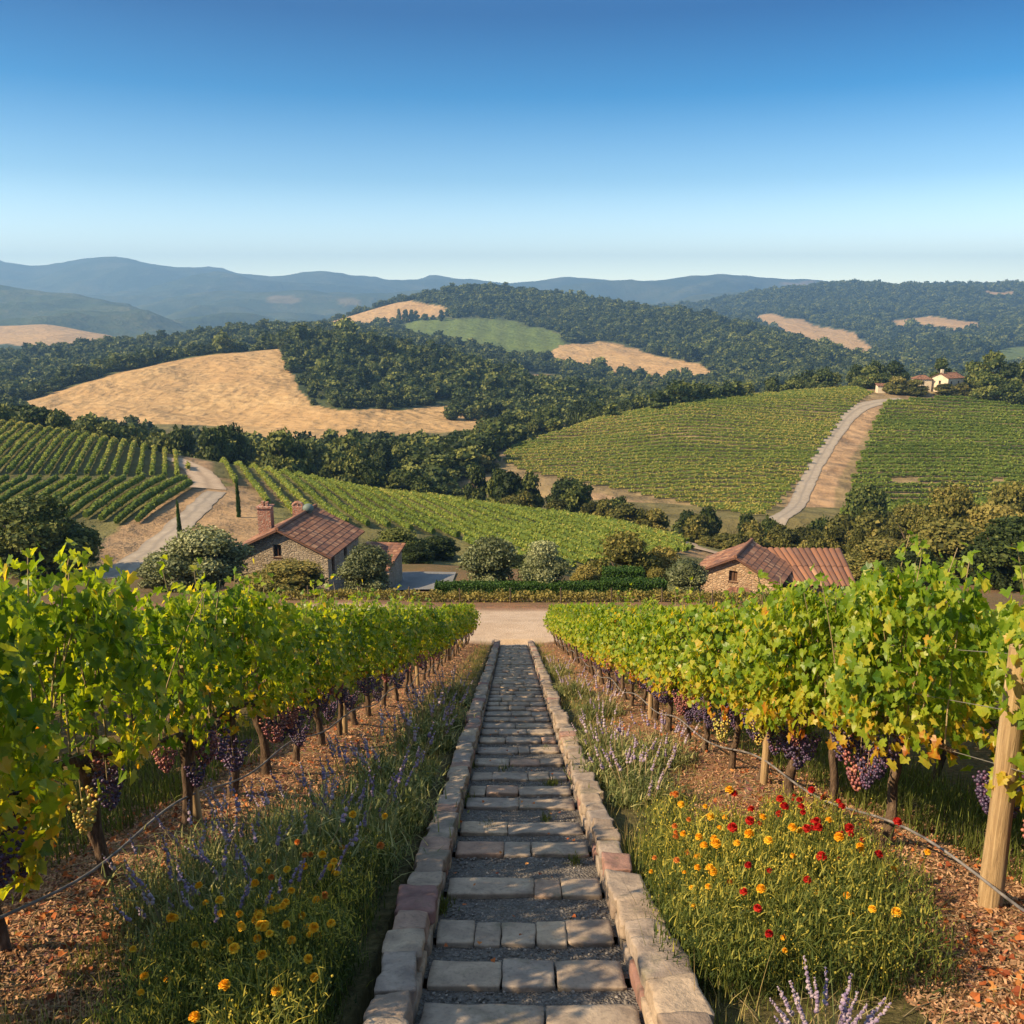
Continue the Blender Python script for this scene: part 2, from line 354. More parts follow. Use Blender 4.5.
# ------------------------------------------------------------------ land materials
def land_mat():
    m, t, b = new_mat('land'); cc = coords(t); a = nd(t, 'ShaderNodeAttribute', attribute_name='mask'); sp_ = nd(t, 'ShaderNodeSeparateColor')
    t.links.new(a.outputs['Color'], sp_.inputs[0]); al = a.outputs['Alpha']
    nb = noise(t, cc, .02, 6, .6); nm = noise(t, cc, .16, 6, .65); nf = noise(t, cc, 1.3, 5, .7)
    forest = ramp(t, nm, [(.3, (.022, .032, .014)), (.6, (.045, .06, .024)), (.8, (.075, .085, .035))])
    nB = noise(t, cc, .0045, 6, .65); forest = mixc(t, math_(t, 'MULTIPLY', math_(t, 'SUBTRACT', nB, .45, True), 3.5, True), forest, (.17, .15, .07)); forest = mixc(t, ramp(t, voro(t, cc, .085), [(.25, (1, 1, 1)), (.8, (0, 0, 0))]), forest, (.055, .075, .03))  # relief contrast of evenly lit far slopes put into the forest colour
    st = noise(t, coords(t, True, (.05, .45, .3)), 1.0, 5, .6, .5)
    gold = ramp(t, nm, [(.25, (.27, .165, .07)), (.5, (.42, .275, .13)), (.75, (.54, .375, .19))]); gold = mixc(t, math_(t, 'MULTIPLY', math_(t, 'SUBTRACT', nb, .42, True), 2.5, True), gold, (.36, .22, .10))
    gold = mixc(t, math_(t, 'MULTIPLY', math_(t, 'SUBTRACT', st, .48, True), 1.5, True), gold, (.33, .21, .095))
    gold = mixc(t, math_(t, 'MULTIPLY', math_(t, 'SUBTRACT', nf, .55, True), 3, True), gold, (.26, .19, .085))
    green = ramp(t, nm, [(.3, (.085, .13, .03)), (.7, (.15, .20, .045))])
    wv = nd(t, 'ShaderNodeTexWave'); wv.inputs['Scale'].default_value = .028; wv.inputs['Distortion'].default_value = 1.2; wv.inputs['Detail'].default_value = 3; t.links.new(coords(t, True, (.35, 1, 0)), wv.inputs['Vector']); green = mixc(t, math_(t, 'MULTIPLY', wv.outputs['Fac'], .5), green, (.055, .075, .025)); green = mixc(t, math_(t, 'MULTIPLY', nf, .6), green, (.13, .14, .05))
    soil = ramp(t, nm, [(.3, (.24, .15, .085)), (.7, (.42, .28, .165))])
    soil = mixc(t, math_(t, 'MULTIPLY', math_(t, 'SUBTRACT', nf, .5, True), 3, True), soil, (.17, .125, .06))
    c = mixc(t, sp_.outputs[0], forest, gold); c = mixc(t, sp_.outputs[1], c, green); c = mixc(t, sp_.outputs[2], c, soil)
    t.links.new(c, b.inputs['Base Color']); b.inputs['Roughness'].default_value = .95; b.inputs['Specular IOR Level'].default_value = .1
    bump(t, b, nf, .6, .5, bump(t, None, nm, .6, 3.0, bump(t, None, nB, .8, 45.0))); return m
M['land'] = land_mat()
def near_mat():
    m, t, b = new_mat('earth'); cc = coords(t); a = nd(t, 'ShaderNodeAttribute', attribute_name='mask'); sp_ = nd(t, 'ShaderNodeSeparateColor')
    t.links.new(a.outputs['Color'], sp_.inputs[0])
    n1 = noise(t, cc, 1.3, 5, .65); n2 = noise(t, cc, 14, 5, .7); n3 = noise(t, cc, 60, 3, .6); v1 = voro(t, cc, 38, 'F1', 'Color')
    mul = ramp(t, n2, [(.3, (.075, .042, .024)), (.5, (.19, .105, .06)), (.7, (.34, .20, .115))])
    mul = mixc(t, .45, mul, mixc(t, 1.0, v1, (.36, .22, .13), 'MULTIPLY'))
    mul = mixc(t, math_(t, 'MULTIPLY', math_(t, 'SUBTRACT', n1, .48, True), 3, True), mul, (.38, .18, .09))
    gra = ramp(t, n2, [(.3, (.045, .038, .018)), (.55, (.105, .09, .038)), (.75, (.20, .15, .075))])
    pla = ramp(t, n1, [(.3, (.40, .29, .20)), (.7, (.56, .43, .32))]); pla = mixc(t, math_(t, 'MULTIPLY', n3, .5), pla, (.36, .27, .2))
    c = mixc(t, sp_.outputs[0], mul, gra); c = mixc(t, sp_.outputs[1], c, pla)
    t.links.new(c, b.inputs['Base Color']); b.inputs['Roughness'].default_value = .95; b.inputs['Specular IOR Level'].default_value = .1
    bump(t, b, n2, .9, .05, bump(t, None, n3, .5, .01)); return m
M['earth'] = near_mat()
def road_mat(name, c1, c2, c3):
    m, t, b = new_mat(name); cc = coords(t); n1 = noise(t, cc, .7, 5, .65); n2 = noise(t, cc, 6, 4)
    c = ramp(t, n1, [(.3, c1), (.7, c2)]); c = mixc(t, math_(t, 'MULTIPLY', math_(t, 'SUBTRACT', n2, .5, True), 2, True), c, c3); c = mixc(t, math_(t, 'MULTIPLY', attr(t, 'mask'), math_(t, 'ADD', n1, .2)), c, c3)
    t.links.new(c, b.inputs['Base Color']); bump(t, b, n2, .4, .05); return m
M['road'] = road_mat('pale_gravel_road', (.25, .205, .155), (.37, .31, .24), (.20, .17, .14))
M['track'] = road_mat('dirt_track', (.34, .25, .17), (.50, .38, .26), (.25, .18, .12))
M['court'] = road_mat('grey_paving', (.13, .13, .13), (.20, .195, .19), (.09, .09, .09))
# ------------------------------------------------------------------ near ground
NPY = [-12, 32.6, 36, 39.5, 43, 47, 50, 53, 60, 72, 85, 100]
NPL = [-2.07 + .3336 * 12, -12.95, -13.35, -14.2, -14.93, -15.9, -16.55, -17.5, -20.1, -22.1, -23.8, -25.5]
NPR = [-2.07 + .3336 * 12, -12.95, -13.35, -14.2, -14.93, -15.9, -16.7, -17.9, -21.3, -23.6, -26.5, -29.5]
def plane(Y): return -2.07 - .3336 * Y
def rowx(Y, side):
    L = np.interp(Y, [2, 5.2, 6.5, 8.5, 12, 15.5, 22, 32], [2.78, 2.70, 2.63, 2.52, 2.24, 1.98, 1.80, 1.62])
    Rr = np.interp(Y, [2, 4.7, 6, 7.5, 9, 11.5, 16, 32], [2.95, 2.86, 2.76, 2.55, 2.38, 2.16, 1.92, 1.62])
    return np.where(np.asarray(side) < 0, -L, Rr)
def gz(x, Y, fine=True):
    x = np.asarray(x, float); Y = np.asarray(Y, float)
    k = np.clip((x - 2) / 6, 0, 1)
    z = np.interp(Y, NPY, NPL) * (1 - k) + np.interp(Y, NPY, NPR) * k
    p = np.stack([x, Y, 0 * x], -1)
    far = np.clip((Y - 30) / 10, 0, 1)
    z = z + fbm(p, 7, 2, 4) * .10 * np.clip((np.abs(x) - 3.5) / 4, 0, 1) * (1 + far * 2)
    ax = np.abs(x); rx = np.abs(rowx(Y, np.sign(x)))
    near = np.clip((34 - Y) / 2, 0, 1)
    mound = np.exp(-((ax - rx) / .45) ** 2) * .10 * near
    z = z + mound + near * np.clip((ax - .85) / .4, 0, 1) * (fbm(p, .55, 4, 5) * .05 + fbm(p, .17, 2, 6) * .012)
    return z
def grid_mesh(name, X, Yg, Z, mask, mat, smooth=True):
    nu, nv = X.shape; mb = MB()
    i = np.arange(nu - 1)[:, None] * nv; j = np.arange(nv - 1)[None]
    f = np.stack([i + j, i + nv + j, i + nv + j + 1, i + j + 1], -1).reshape(-1, 4)
    v = np.stack([X, Yg, Z], -1).reshape(-1, 3)
    mb.add(v, f, .5, 0, smooth); me = mb.mesh(name, mat)
    if mask is not None:
        a = me.attributes.new('mask', 'FLOAT_COLOR', 'POINT'); a.data.foreach_set('color', mask.reshape(-1, 4).astype(np.float32).ravel())
    return link(bpy.data.objects.new(name, me)), v, f
TV, TF = [], []; _off = [0]
def reg(v, f):
    TV.append(v); TF.append(f + _off[0]); _off[0] += len(v)
xs = np.concatenate([[-60, -45, -32], np.arange(-24, -8, 1.2), np.arange(-8, -3.4, .16), np.arange(-3.4, -.92, .07), [-.9, -.86, -.82, -.74, -.70, -.35, 0, .35, .70, .74, .82, .86, .9], np.arange(.95, 3.5, .07), np.arange(3.5, 8, .16), np.arange(8, 24, 1.2), [24, 32, 45, 60]])
ys = np.concatenate([np.arange(-10, 2.6, .7), np.arange(2.6, 12, .09), np.arange(12, 34, .2), np.arange(34, 79, .8)])
X, Yg = np.meshgrid(xs, ys, indexing='ij'); Z = gz(X, Yg)
ins = (np.abs(X - .05) < .76) & (Yg < 33.2); Z = np.where(ins, Z - .6, Z); Z = np.where(Yg > 75.5, Z - 2 * (Yg - 75.5), Z)
ax = np.abs(X); rx = np.abs(rowx(Yg, np.sign(X))); pw = np.stack([X, Yg, Z], -1)
g = np.clip((rx - .55 + fbm(pw, 1.1, 3, 8) * .35 - ax) / .25, 0, 1) * (Yg < 33)
g = np.maximum(g, np.clip((ax - rx - .75 + fbm(pw, .9, 3, 9) * .3) / .3, 0, 1) * .75 * (Yg < 33))
g = np.maximum(g, np.clip((Yg - 42) / 4, 0, 1) * np.clip(.55 + fbm(pw, 6, 3, 10) * .6, 0, 1))
pl = np.clip((Yg - 32.6 + fbm(pw, 1.5, 2, 2) * .4) / .5, 0, 1) * np.clip((41.5 - Yg) / 1.0, 0, 1) * np.clip((14 - np.abs(X)) / 3, 0, 1)
mask = np.stack([g * (1 - pl), pl, 0 * g, 0 * g + 1], -1)
go, v_, f_ = grid_mesh('ground', X, Yg, Z, mask, M['earth']); tag(go, 'reddish mulched earth sloping away on both sides of the stairs', None, None, 'structure'); reg(v_, f_)
# ------------------------------------------------------------------ hill patches: columns of (py, Y) read along the slope, then a back drop
def hill(name, label, cols, nu, ntt, back, noise_amp=0, noise_s=100, masks=(), base=(0, 0, 0), skirt=(8, 3), seed=0, mat='land', edge=3.0, register=True):
    nr = len(cols[0][1]); K = []; px_ = np.array([c[0] for c in cols], float)
    for px, pts in cols:
        Yp = [p_[1] for p_ in pts]; Zp = [-p_[1] * float(ratio(p_[0])) for p_ in pts]
        Yp = [Yp[0] - skirt[0]] + Yp; Zp = [Zp[0] - skirt[1]] + Zp
        for bY, bZ in back: Yp.append(pts[-1][1] + bY); Zp.append(Zp[nr] - bZ)
        K.append(np.array([Yp, Zp]).T)
    K = np.array(K); nk = K.shape[1]
    uq = np.linspace(px_[0], px_[-1], nu)
    t = []
    for a in range(nk - 1):
        m_ = ntt[a] if a < len(ntt) else ntt[-1]
        t += list(a + np.arange(m_) / m_)
    t.append(nk - 1); t = np.array(t)
    A = pchip(px_, K.reshape(len(K), -1), uq).reshape(nu, nk, 2)
    B = pchip(np.arange(nk), A.transpose(1, 0, 2).reshape(nk, -1), t).reshape(len(t), nu, 2).transpose(1, 0, 2)
    Yq, Zq = B[..., 0], B[..., 1]; Xq = (uq[:, None] - 512) / F * (Yq * CP - Zq * SP)
    if noise_amp:
        fade = np.clip(t - .2, 0, 1)[None]
        cf = 1 - .97 * np.exp(-((t - nr) / (.5 if noise_amp > 30 else .22)) ** 2)[None]
        Zq = Zq + noise_amp * fade * cf * fbm(np.stack([Xq, Yq, 0 * Xq], -1), noise_s, 5, seed) + (noise_amp > 30) * fade * (16 * fbm(np.stack([Xq, Yq, 0 * Xq], -1), 210, 4, seed + 1) + 5 * fbm(np.stack([Xq, Yq, 0 * Xq], -1), 60, 2, seed + 2))
    ppx, ppy = proj(np.stack([Xq, Yq, Zq], -1))
    wob = fbm(np.stack([ppx, ppy, 0 * ppx], -1), 16, 4, seed + 3) * edge
    wob2 = fbm(np.stack([ppx, ppy, 0 * ppx], -1), 14, 4, seed + 9) * edge * .6
    mk = np.zeros(Xq.shape + (4,)); mk[..., :3] = base; mk[..., 3] = 1
    front = (t <= nr + .06)[None]
    for ch, val, poly in masks:
        inside = inpoly(ppx + wob, ppy + wob2, poly) & front
        mk[..., :3][inside] = 0
        if ch is not None: mk[..., ch][inside] = val
    o, v, f = grid_mesh(name, Xq, Yq, Zq, mk, M[mat]); tag(o, label, None, None, 'structure')
    if register: reg(v, f)
    return dict(X=Xq, Y=Yq, Z=Zq, mask=mk, t=t, nr=nr, px=ppx, py=ppy)
# near-left and central vineyard slope
P1 = hill('vineyard_slope', 'gentle vineyard slope below the stairs running left to right behind the stone house', [
    (-500, [(570, 74), (522, 96), (470, 118), (440, 140), (412, 165)]),
    (-100, [(570, 74), (524, 96), (476, 118), (444, 140), (419, 165)]),
    (0, [(570, 74), (525, 96), (478, 118), (450, 140), (426, 165)]),
    (100, [(570, 74), (525, 94), (481, 116), (458, 136), (441, 158)]),
    (185, [(570, 74), (527, 92), (491, 112), (472, 132), (457, 150)]),
    (300, [(571, 74), (540, 88), (512, 106), (493, 126), (477, 148)]),
    (400, [(575, 73), (553, 85), (530, 100), (512, 120), (496, 143)]),
    (500, [(579, 73), (562, 84), (543, 97), (525, 115), (510, 133)]),
    (600, [(583, 73), (570, 81), (554, 92), (539, 105), (524, 123)]),
    (680, [(590, 73), (578, 80), (566, 89), (553, 99), (542, 112)]),
    (760, [(598, 73), (588, 79), (578, 87), (567, 97), (557, 108)]),
    (900, [(601, 73), (592, 79), (584, 87), (575, 96), (567, 106)]),
    (1500, [(601, 73), (592, 79), (584, 87), (575, 96), (567, 106)])],
    300, [4, 14, 14, 14, 14, 6, 6], [(18, 5), (50, 16), (90, 28)], .35, 22, [
    (2, .85, [(96, 600), (100, 545), (128, 520), (190, 488), (240, 486), (262, 500), (262, 545), (230, 600)]),
    (2, .6, [(240, 486), (262, 500), (300, 505), (262, 480), (215, 478)]),
    (2, .7, [(640, 534), (700, 549), (760, 560), (760, 568), (690, 556), (620, 540)]),
    (2, .9, [(165, 452), (215, 462), (215, 492), (180, 480)])], base=(.12, .34, .14), seed=1, edge=2)
# valley floor
VAL = hill('valley_floor', 'wooded valley floor between the vineyards and the dry hills', [
    (px, [(520, 165), (482, 235), (444, 340), (415, 500), (398, 680), (380, 1000)]) for px in (-900, -300, 0, 200, 400, 520, 650, 800, 1024, 1500, 2200)],
    200, [3, 16, 16, 16, 10, 10, 6], [(400, 30)], 2.0, 80, [
    (0, .95, [(225, 420), (300, 418), (420, 412), (500, 412), (500, 428), (440, 432), (350, 438), (250, 442)]),
    (0, 1, [(445, 478), (475, 478), (472, 500), (452, 502)]), (2, .8, [(366, 455), (388, 450), (392, 472), (372, 474)])],
    base=(.25, .15, .05), seed=2, edge=3)
# right vineyard hill with the farmhouse
HR = hill('vineyard_hill', 'broad vineyard hill on the right carrying the farmhouse and a gravel track', [
    (430, [(478, 232), (473, 238), (469, 246), (466, 252), (462, 262)]),
    (500, [(484, 222), (474, 234), (466, 247), (458, 259), (450, 272)]),
    (600, [(497, 203), (480, 222), (460, 245), (440, 272), (421, 300)]),
    (700, [(515, 182), (488, 207), (458, 238), (428, 272), (402, 312)]),
    (780, [(529, 168), (495, 198), (462, 232), (428, 274), (396, 326)]),
    (860, [(534, 164), (500, 193), (464, 230), (428, 276), (392, 334)]),
    (940, [(534, 164), (500, 193), (464, 230), (430, 276), (392, 336)]),
    (1024, [(534, 164), (500, 193), (466, 230), (434, 274), (400, 328)]),
    (1150, [(534, 164), (502, 193), (470, 230), (440, 272), (410, 318)]),
    (1500, [(534, 164), (512, 190), (488, 222), (462, 260), (440, 300)])],
    280, [4, 16, 16, 16, 16, 8, 6], [(25, 3), (70, 22), (150, 45)], .7, 35, [
    (2, 1, [(862, 400), (884, 400), (862, 440), (838, 480), (824, 540), (762, 540), (790, 500), (822, 450), (845, 410)]),
    (2, .9, [(590, 492), (700, 512), (775, 524), (790, 545), (690, 530), (590, 505)]),
    (2, .6, [(880, 392), (960, 396), (1030, 408), (1030, 412), (960, 404), (870, 402)]),
    (2, .7, [(480, 452), (505, 452), (498, 462), (478, 466)])], base=(.05, .4, .60), seed=3, edge=1.5)
# golden hill with the wooded knoll
HG = hill('golden_hill', 'dry golden grass hill with a dark wooded knoll on its right shoulder', [
    (-300, [(438, 380), (436, 400), (434, 425), (432, 450)]),
    (-40, [(436, 385), (430, 410), (424, 440), (418, 470)]),
    (20, [(440, 385), (428, 420), (416, 455), (404, 490)]),
    (60, [(442, 385), (425, 430), (408, 475), (391, 520)]),
    (130, [(444, 385), (420, 440), (396, 500), (371, 565)]),
    (200, [(446, 385), (416, 450), (386, 520), (357, 605)]),
    (270, [(446, 385), (413, 455), (380, 530), (350, 635)]),
    (330, [(446, 385), (411, 455), (378, 535), (344, 650)]),
    (400, [(446, 388), (415, 455), (384, 540), (352, 650)]),
    (460, [(444, 395), (418, 460), (392, 535), (366, 640)]),
    (520, [(440, 405), (422, 460), (403, 525), (385, 610)]),
    (600, [(436, 420), (425, 460), (414, 510), (404, 570)]),
    (760, [(430, 440), (424, 480), (418, 520), (412, 560)])],
    330, [4, 24, 24, 24, 8, 6], [(60, 6), (150, 30), (260, 55)], 4.0, 90, [
    (0, 1, [(-60, 380), (20, 395), (60, 382), (130, 360), (200, 346), (262, 338), (283, 352), (291, 372), (300, 390), (312, 404), (335, 409), (400, 411), (440, 406), (500, 410), (500, 450), (200, 450), (60, 440), (-60, 420)])],
    seed=5, edge=3)
HW = hill('wooded_ridge', 'dark wooded ridge behind the golden hill', [
    (-500, [(400, 620), (385, 720), (372, 830), (352, 980)]),
    (-100, [(400, 620), (385, 720), (372, 830), (356, 980)]),
    (0, [(405, 600), (388, 700), (375, 820), (357, 980)]),
    (60, [(405, 600), (386, 700), (370, 830), (350, 990)]),
    (150, [(400, 620), (380, 720), (362, 850), (343, 1010)]),
    (240, [(395, 640), (375, 740), (355, 880), (334, 1050)]),
    (330, [(390, 660), (370, 780), (350, 920), (330, 1100)]),
    (420, [(390, 700), (375, 820), (358, 960), (342, 1120)]),
    (520, [(395, 700), (385, 800), (374, 900), (365, 1000)])],
    220, [4, 14, 14, 14, 6], [(120, 15), (300, 70)], 5, 130, seed=6)
HD = hill('wooded_hill', 'long wooded hill in the middle distance with dry grass clearings', [
    (200, [(420, 700), (390, 900), (370, 1200), (345, 1600)]),
    (300, [(420, 700), (385, 950), (352, 1350), (330, 1650)]),
    (340, [(420, 700), (382, 950), (348, 1350), (319, 1700)]),
    (400, [(425, 680), (382, 950), (342, 1350), (302, 1800)]),
    (440, [(428, 670), (382, 950), (340, 1350), (294, 1850)]),
    (480, [(430, 660), (382, 950), (338, 1350), (289, 1900)]),
    (530, [(432, 650), (384, 950), (340, 1350), (293, 1900)]),
    (600, [(432, 650), (390, 920), (350, 1300), (306, 1800)]),
    (690, [(428, 660), (394, 880), (358, 1200), (317, 1650)]),
    (760, [(424, 670), (398, 850), (370, 1050), (332, 1450)]),
    (830, [(420, 680), (402, 820), (382, 980), (353, 1250)]),
    (900, [(418, 680), (406, 780), (392, 900), (374, 1050)]),
    (1000, [(418, 680), (410, 760), (400, 860), (386, 980)]),
    (1500, [(418, 680), (414, 760), (408, 860), (400, 980)])],
    420, [4, 30, 30, 30, 8], [(160, 25), (420, 130)], 9, 190, [
    (0, 1, [(308, 326), (340, 315), (375, 305), (410, 300), (440, 306), (458, 314), (420, 319), (385, 323), (340, 330)]),
    (1, 1, [(398, 326), (425, 318), (500, 319), (560, 334), (568, 348), (540, 356), (470, 356), (420, 345)]),
    (0, 1, [(545, 354), (560, 345), (600, 341), (650, 353), (700, 365), (732, 379), (700, 383), (640, 380), (600, 372), (565, 366)]),
    (0, .8, [(512, 368), (530, 371), (580, 384), (575, 388), (530, 380)]), (0, .7, [(660, 303), (700, 309), (690, 313), (660, 309)])], seed=7, edge=4)
HC = hill('forested_range', 'forested range on the far right with small dry clearings', [
    (440, [(360, 1700), (340, 2200), (325, 2800), (318, 3200)]),
    (560, [(360, 1700), (340, 2200), (322, 2800), (312, 3300)]),
    (640, [(365, 1500), (340, 2100), (320, 2700), (308, 3400)]),
    (690, [(370, 1400), (344, 2000), (320, 2700), (307, 3400)]),
    (730, [(372, 1350), (346, 1900), (318, 2700), (299, 3500)]),
    (790, [(374, 1300), (348, 1850), (316, 2600), (292, 3600)]),
    (860, [(376, 1300), (348, 1850), (314, 2600), (286, 3700)]),
    (950, [(376, 1300), (348, 1850), (314, 2600), (286, 3700)]),
    (1024, [(376, 1300), (348, 1850), (314, 2600), (286, 3700)]),
    (1200, [(376, 1300), (348, 1850), (312, 2600), (274, 3700)]),
    (1600, [(376, 1300), (348, 1850), (316, 2600), (290, 3700)])],
    330, [4, 26, 26, 26, 6], [(400, 60), (900, 300)], 26, 420, [
    (0, 1, [(748, 316), (775, 315), (800, 320), (850, 333), (882, 354), (850, 350), (800, 338), (765, 326)]),
    (0, .9, [(800, 338), (850, 345), (885, 360), (850, 358), (806, 345)]),
    (0, 1, [(890, 321), (930, 316), (978, 323), (976, 332), (940, 332), (900, 330)]), (0, .8, [(985, 326), (1004, 328), (1004, 333), (984, 332)]),
    (1, 1, [(965, 362), (1000, 350), (1040, 344), (1040, 366), (1000, 368)]), (0, .8, [(888, 284), (900, 284), (902, 288), (888, 288)]), (0, .9, [(985, 291), (1012, 293), (1012, 297), (985, 295)])], seed=8, edge=4)
HT = hill('tan_hill', 'pale tan bare hill far off at the left edge', [
    (-300, [(352, 1500), (345, 1700), (338, 1950), (330, 2250)]),
    (0, [(352, 1500), (345, 1700), (336, 1950), (326, 2250)]),
    (45, [(352, 1500), (345, 1700), (336, 1950), (325, 2250)]),
    (90, [(356, 1400), (350, 1600), (342, 1850), (332, 2150)]),
    (150, [(362, 1300), (358, 1450), (352, 1650), (344, 1900)]),
    (230, [(370, 1200), (366, 1300), (362, 1450), (356, 1650)])],
    120, [4, 10, 10, 10, 6], [(200, 40), (500, 150)], 6, 160, [(None, 0, [(-60, 360), (-60, 343), (20, 345), (60, 346), (60, 352), (10, 356)])], base=(1, 0, 0), seed=9)
M1 = hill('blue_ridge', 'hazy blue wooded ridge stepping down behind the tan hill', [
    (-500, [(345, 2500), (325, 3000), (272, 3900)]),
    (0, [(345, 2500), (322, 3000), (284, 3900)]),
    (50, [(345, 2500), (322, 3000), (292, 3800)]),
    (85, [(345, 2500), (325, 3000), (297, 3700)]),
    (130, [(348, 2400), (330, 2900), (308, 3500)]),
    (190, [(350, 2300), (338, 2700), (326, 3200)]),
    (300, [(355, 2200), (345, 2500), (336, 2900)]),
    (420, [(358, 2200), (350, 2500), (343, 2800)])],
    150, [4, 24, 30, 6], [(300, 50), (700, 260)], 75, 320, seed=10, edge=3)
M2 = hill('blue_foothill', 'second line of hazy blue foothills', [
    (-300, [(330, 3600), (312, 4300), (300, 5000)]),
    (90, [(330, 3600), (325, 4200), (316, 4700)]),
    (150, [(330, 3600), (318, 4300), (303, 5000)]),
    (215, [(330, 3600), (314, 4400), (292, 5300)]),
    (300, [(330, 3600), (314, 4400), (293, 5300)]),
    (360, [(330, 3600), (314, 4400), (295, 5300)]),
    (420, [(330, 3600), (314, 4400), (291, 5400)]),
    (520, [(330, 3600), (314, 4400), (299, 5100)]),
    (640, [(330, 3600), (316, 4400), (303, 5000)]),
    (760, [(330, 3600), (316, 4400), (294, 5200)]),
    (900, [(330, 3600), (316, 4400), (300, 5000)])],
    220, [4, 26, 30, 6], [(500, 70), (1000, 300)], 120, 420, [
    (0, .35, [(262, 297), (280, 295), (300, 298), (296, 304), (275, 303)]), (0, .3, [(340, 299), (360, 298), (362, 304), (342, 305)])], seed=11, edge=4)
M3 = hill('mountain_range', 'distant blue mountain range along the horizon', [
    (-900, [(320, 5200), (300, 6200), (255, 8200)]),
    (-200, [(320, 5200), (300, 6200), (259, 8000)]),
    (0, [(320, 5200), (300, 6200), (261, 7600)]),
    (35, [(320, 5200), (300, 6200), (266, 7600)]),
    (75, [(320, 5200), (298, 6200), (260, 7600)]),
    (108, [(320, 5200), (298, 6200), (256, 7600)]),
    (150, [(320, 5200), (298, 6200), (264, 7600)]),
    (215, [(320, 5200), (300, 6200), (269, 7600)]),
    (270, [(320, 5200), (302, 6200), (277, 7500)]),
    (325, [(320, 5200), (302, 6200), (272, 7500)]),
    (370, [(320, 5200), (303, 6200), (279, 7500)]),
    (410, [(320, 5200), (303, 6200), (281, 7500)]),
    (440, [(320, 5200), (303, 6200), (277, 7600)]),
    (500, [(320, 5200), (304, 6200), (284, 7600)]),
    (570, [(320, 5200), (304, 6200), (278, 7600)]),
    (640, [(320, 5200), (304, 6200), (281, 7600)]),
    (690, [(320, 5200), (303, 6200), (276, 7700)]),
    (760, [(320, 5200), (303, 6200), (278, 7700)]),
    (820, [(320, 5200), (304, 6200), (281, 7600)]),
    (900, [(320, 5200), (305, 6200), (288, 7500)]),
    (1300, [(320, 5200), (305, 6200), (286, 7500)]),
    (1900, [(320, 5200), (305, 6200), (280, 7500)])],
    420, [4, 30, 40, 6], [(600, 60), (1500, 400)], 170, 620, [(0, .5, [(780, 283), (815, 281), (810, 285), (780, 287)])], seed=12, edge=4)
# the one ground sheet that reaches the horizon under everything
mb = MB(); mb.add([[-9500, -150, -150], [9500, -150, -150], [9500, 9500, -150], [-9500, 9500, -150]], [[0, 1, 2, 3]])
o = mb.build('lowland', M['land']); tag(o, 'low land under the hills out to the horizon', None, None, 'structure')
BV = BVHTree.FromPolygons([tuple(p) for p in np.concatenate(TV).tolist()], np.concatenate(TF).tolist())
def ray(px, py):
    d = Vector(P(px, py, 1.0).tolist()).normalized()
    h = BV.ray_cast(Vector((0, 0, 0)), d)
    return None if h[0] is None else np.array(h[0])
def down(x, y):
    h = BV.ray_cast(Vector((x, y, 600)), Vector((0, 0, -1)))
    return -60.0 if h[0] is None else h[0].z
def seen(p, tol=.03):
    """is the point p (just above the land) in view of the camera?"""
    d = Vector(p); L = d.length; h = BV.ray_cast(Vector((0, 0, 0)), d / L)
    return h[0] is None or h[3] > L * (1 - tol)
# ------------------------------------------------------------------ roads draped on the land
def drape(name, label, pts, nx=5, step=2.0, lift=.06, mat='road', wx=None):
    """pts: (px, py, width m); laid on the terrain"""
    W = [ray(a, b_) for a, b_, c_ in pts]; ok = [i for i, q in enumerate(W) if q is not None]
    W = np.array([W[i] for i in ok]); wd = np.array([pts[i][2] for i in ok])
    s = np.concatenate([[0], np.cumsum(np.linalg.norm(np.diff(W[:, :2], axis=0), axis=1))])
    q = np.linspace(0, s[-1], max(8, int(s[-1] / step))); xy = pchip(s, np.column_stack([W[:, :2], wd]), q)
    d = nrm(np.gradient(xy[:, :2], axis=0)); nn = np.stack([d[:, 1], -d[:, 0]], 1)
    off = np.linspace(-.5, .5, nx)
    XX = xy[:, None, 0] + nn[:, None, 0] * off * xy[:, None, 2]; YY = xy[:, None, 1] + nn[:, None, 1] * off * xy[:, None, 2]
    edge_ = fbm(np.stack([XX, YY, 0 * XX], -1), 2.5, 3, 3) * .25
    XX = XX + nn[:, None, 0] * edge_; YY = YY + nn[:, None, 1] * edge_
    ZZ = np.array([[down(a, b_) for a, b_ in zip(r1, r2)] for r1, r2 in zip(XX, YY)]) + lift
    wm = np.zeros(XX.shape + (4,)); wm[:, [0, -1, nx // 2]] = 1; wm[..., 3] = 1
    o, v, f = grid_mesh(name, XX[:, ::-1], YY[:, ::-1], ZZ[:, ::-1], wm, M[mat]); tag(o, label, None, None, 'structure'); return o
drape('road', 'pale gravel road climbing the right vineyard hill', [(772, 532, 3.6), (790, 512, 3.6), (806, 485, 3.8), (822, 455, 4.2), (838, 430, 4.8), (850, 415, 5.5), (866, 405.5, 6), (885, 401.5, 6), (905, 400, 6)], 9, 1.2, .12)
drape('road', 'grey gravel lane passing left of the stone house', [(112, 579, 3.3), (128, 568, 3.2), (145, 556, 3.1), (168, 536, 2.9), (190, 516, 2.8), (206, 501, 2.7), (216, 492, 2.5)], 8, .6, .06)
drape('road', 'sandy track between the two upper vine blocks', [(208, 489, 4.5), (206, 480, 4.2), (196, 470, 4.0), (184, 463, 3.6), (172, 458, 3.4)], 7, .6, .07, 'track')
drape('path', 'short dirt path at the foot of the central vineyard', [(655, 533, 2.2), (690, 546, 2.2), (720, 555, 2.2), (745, 562, 2.2)], 4, 1.0, .15, 'track')
XX, YY = np.meshgrid(np.linspace(-9.0, -4.6, 14), np.linspace(50.5, 71, 40), indexing='ij')
ZZ = np.vectorize(down)(XX, YY) + .12
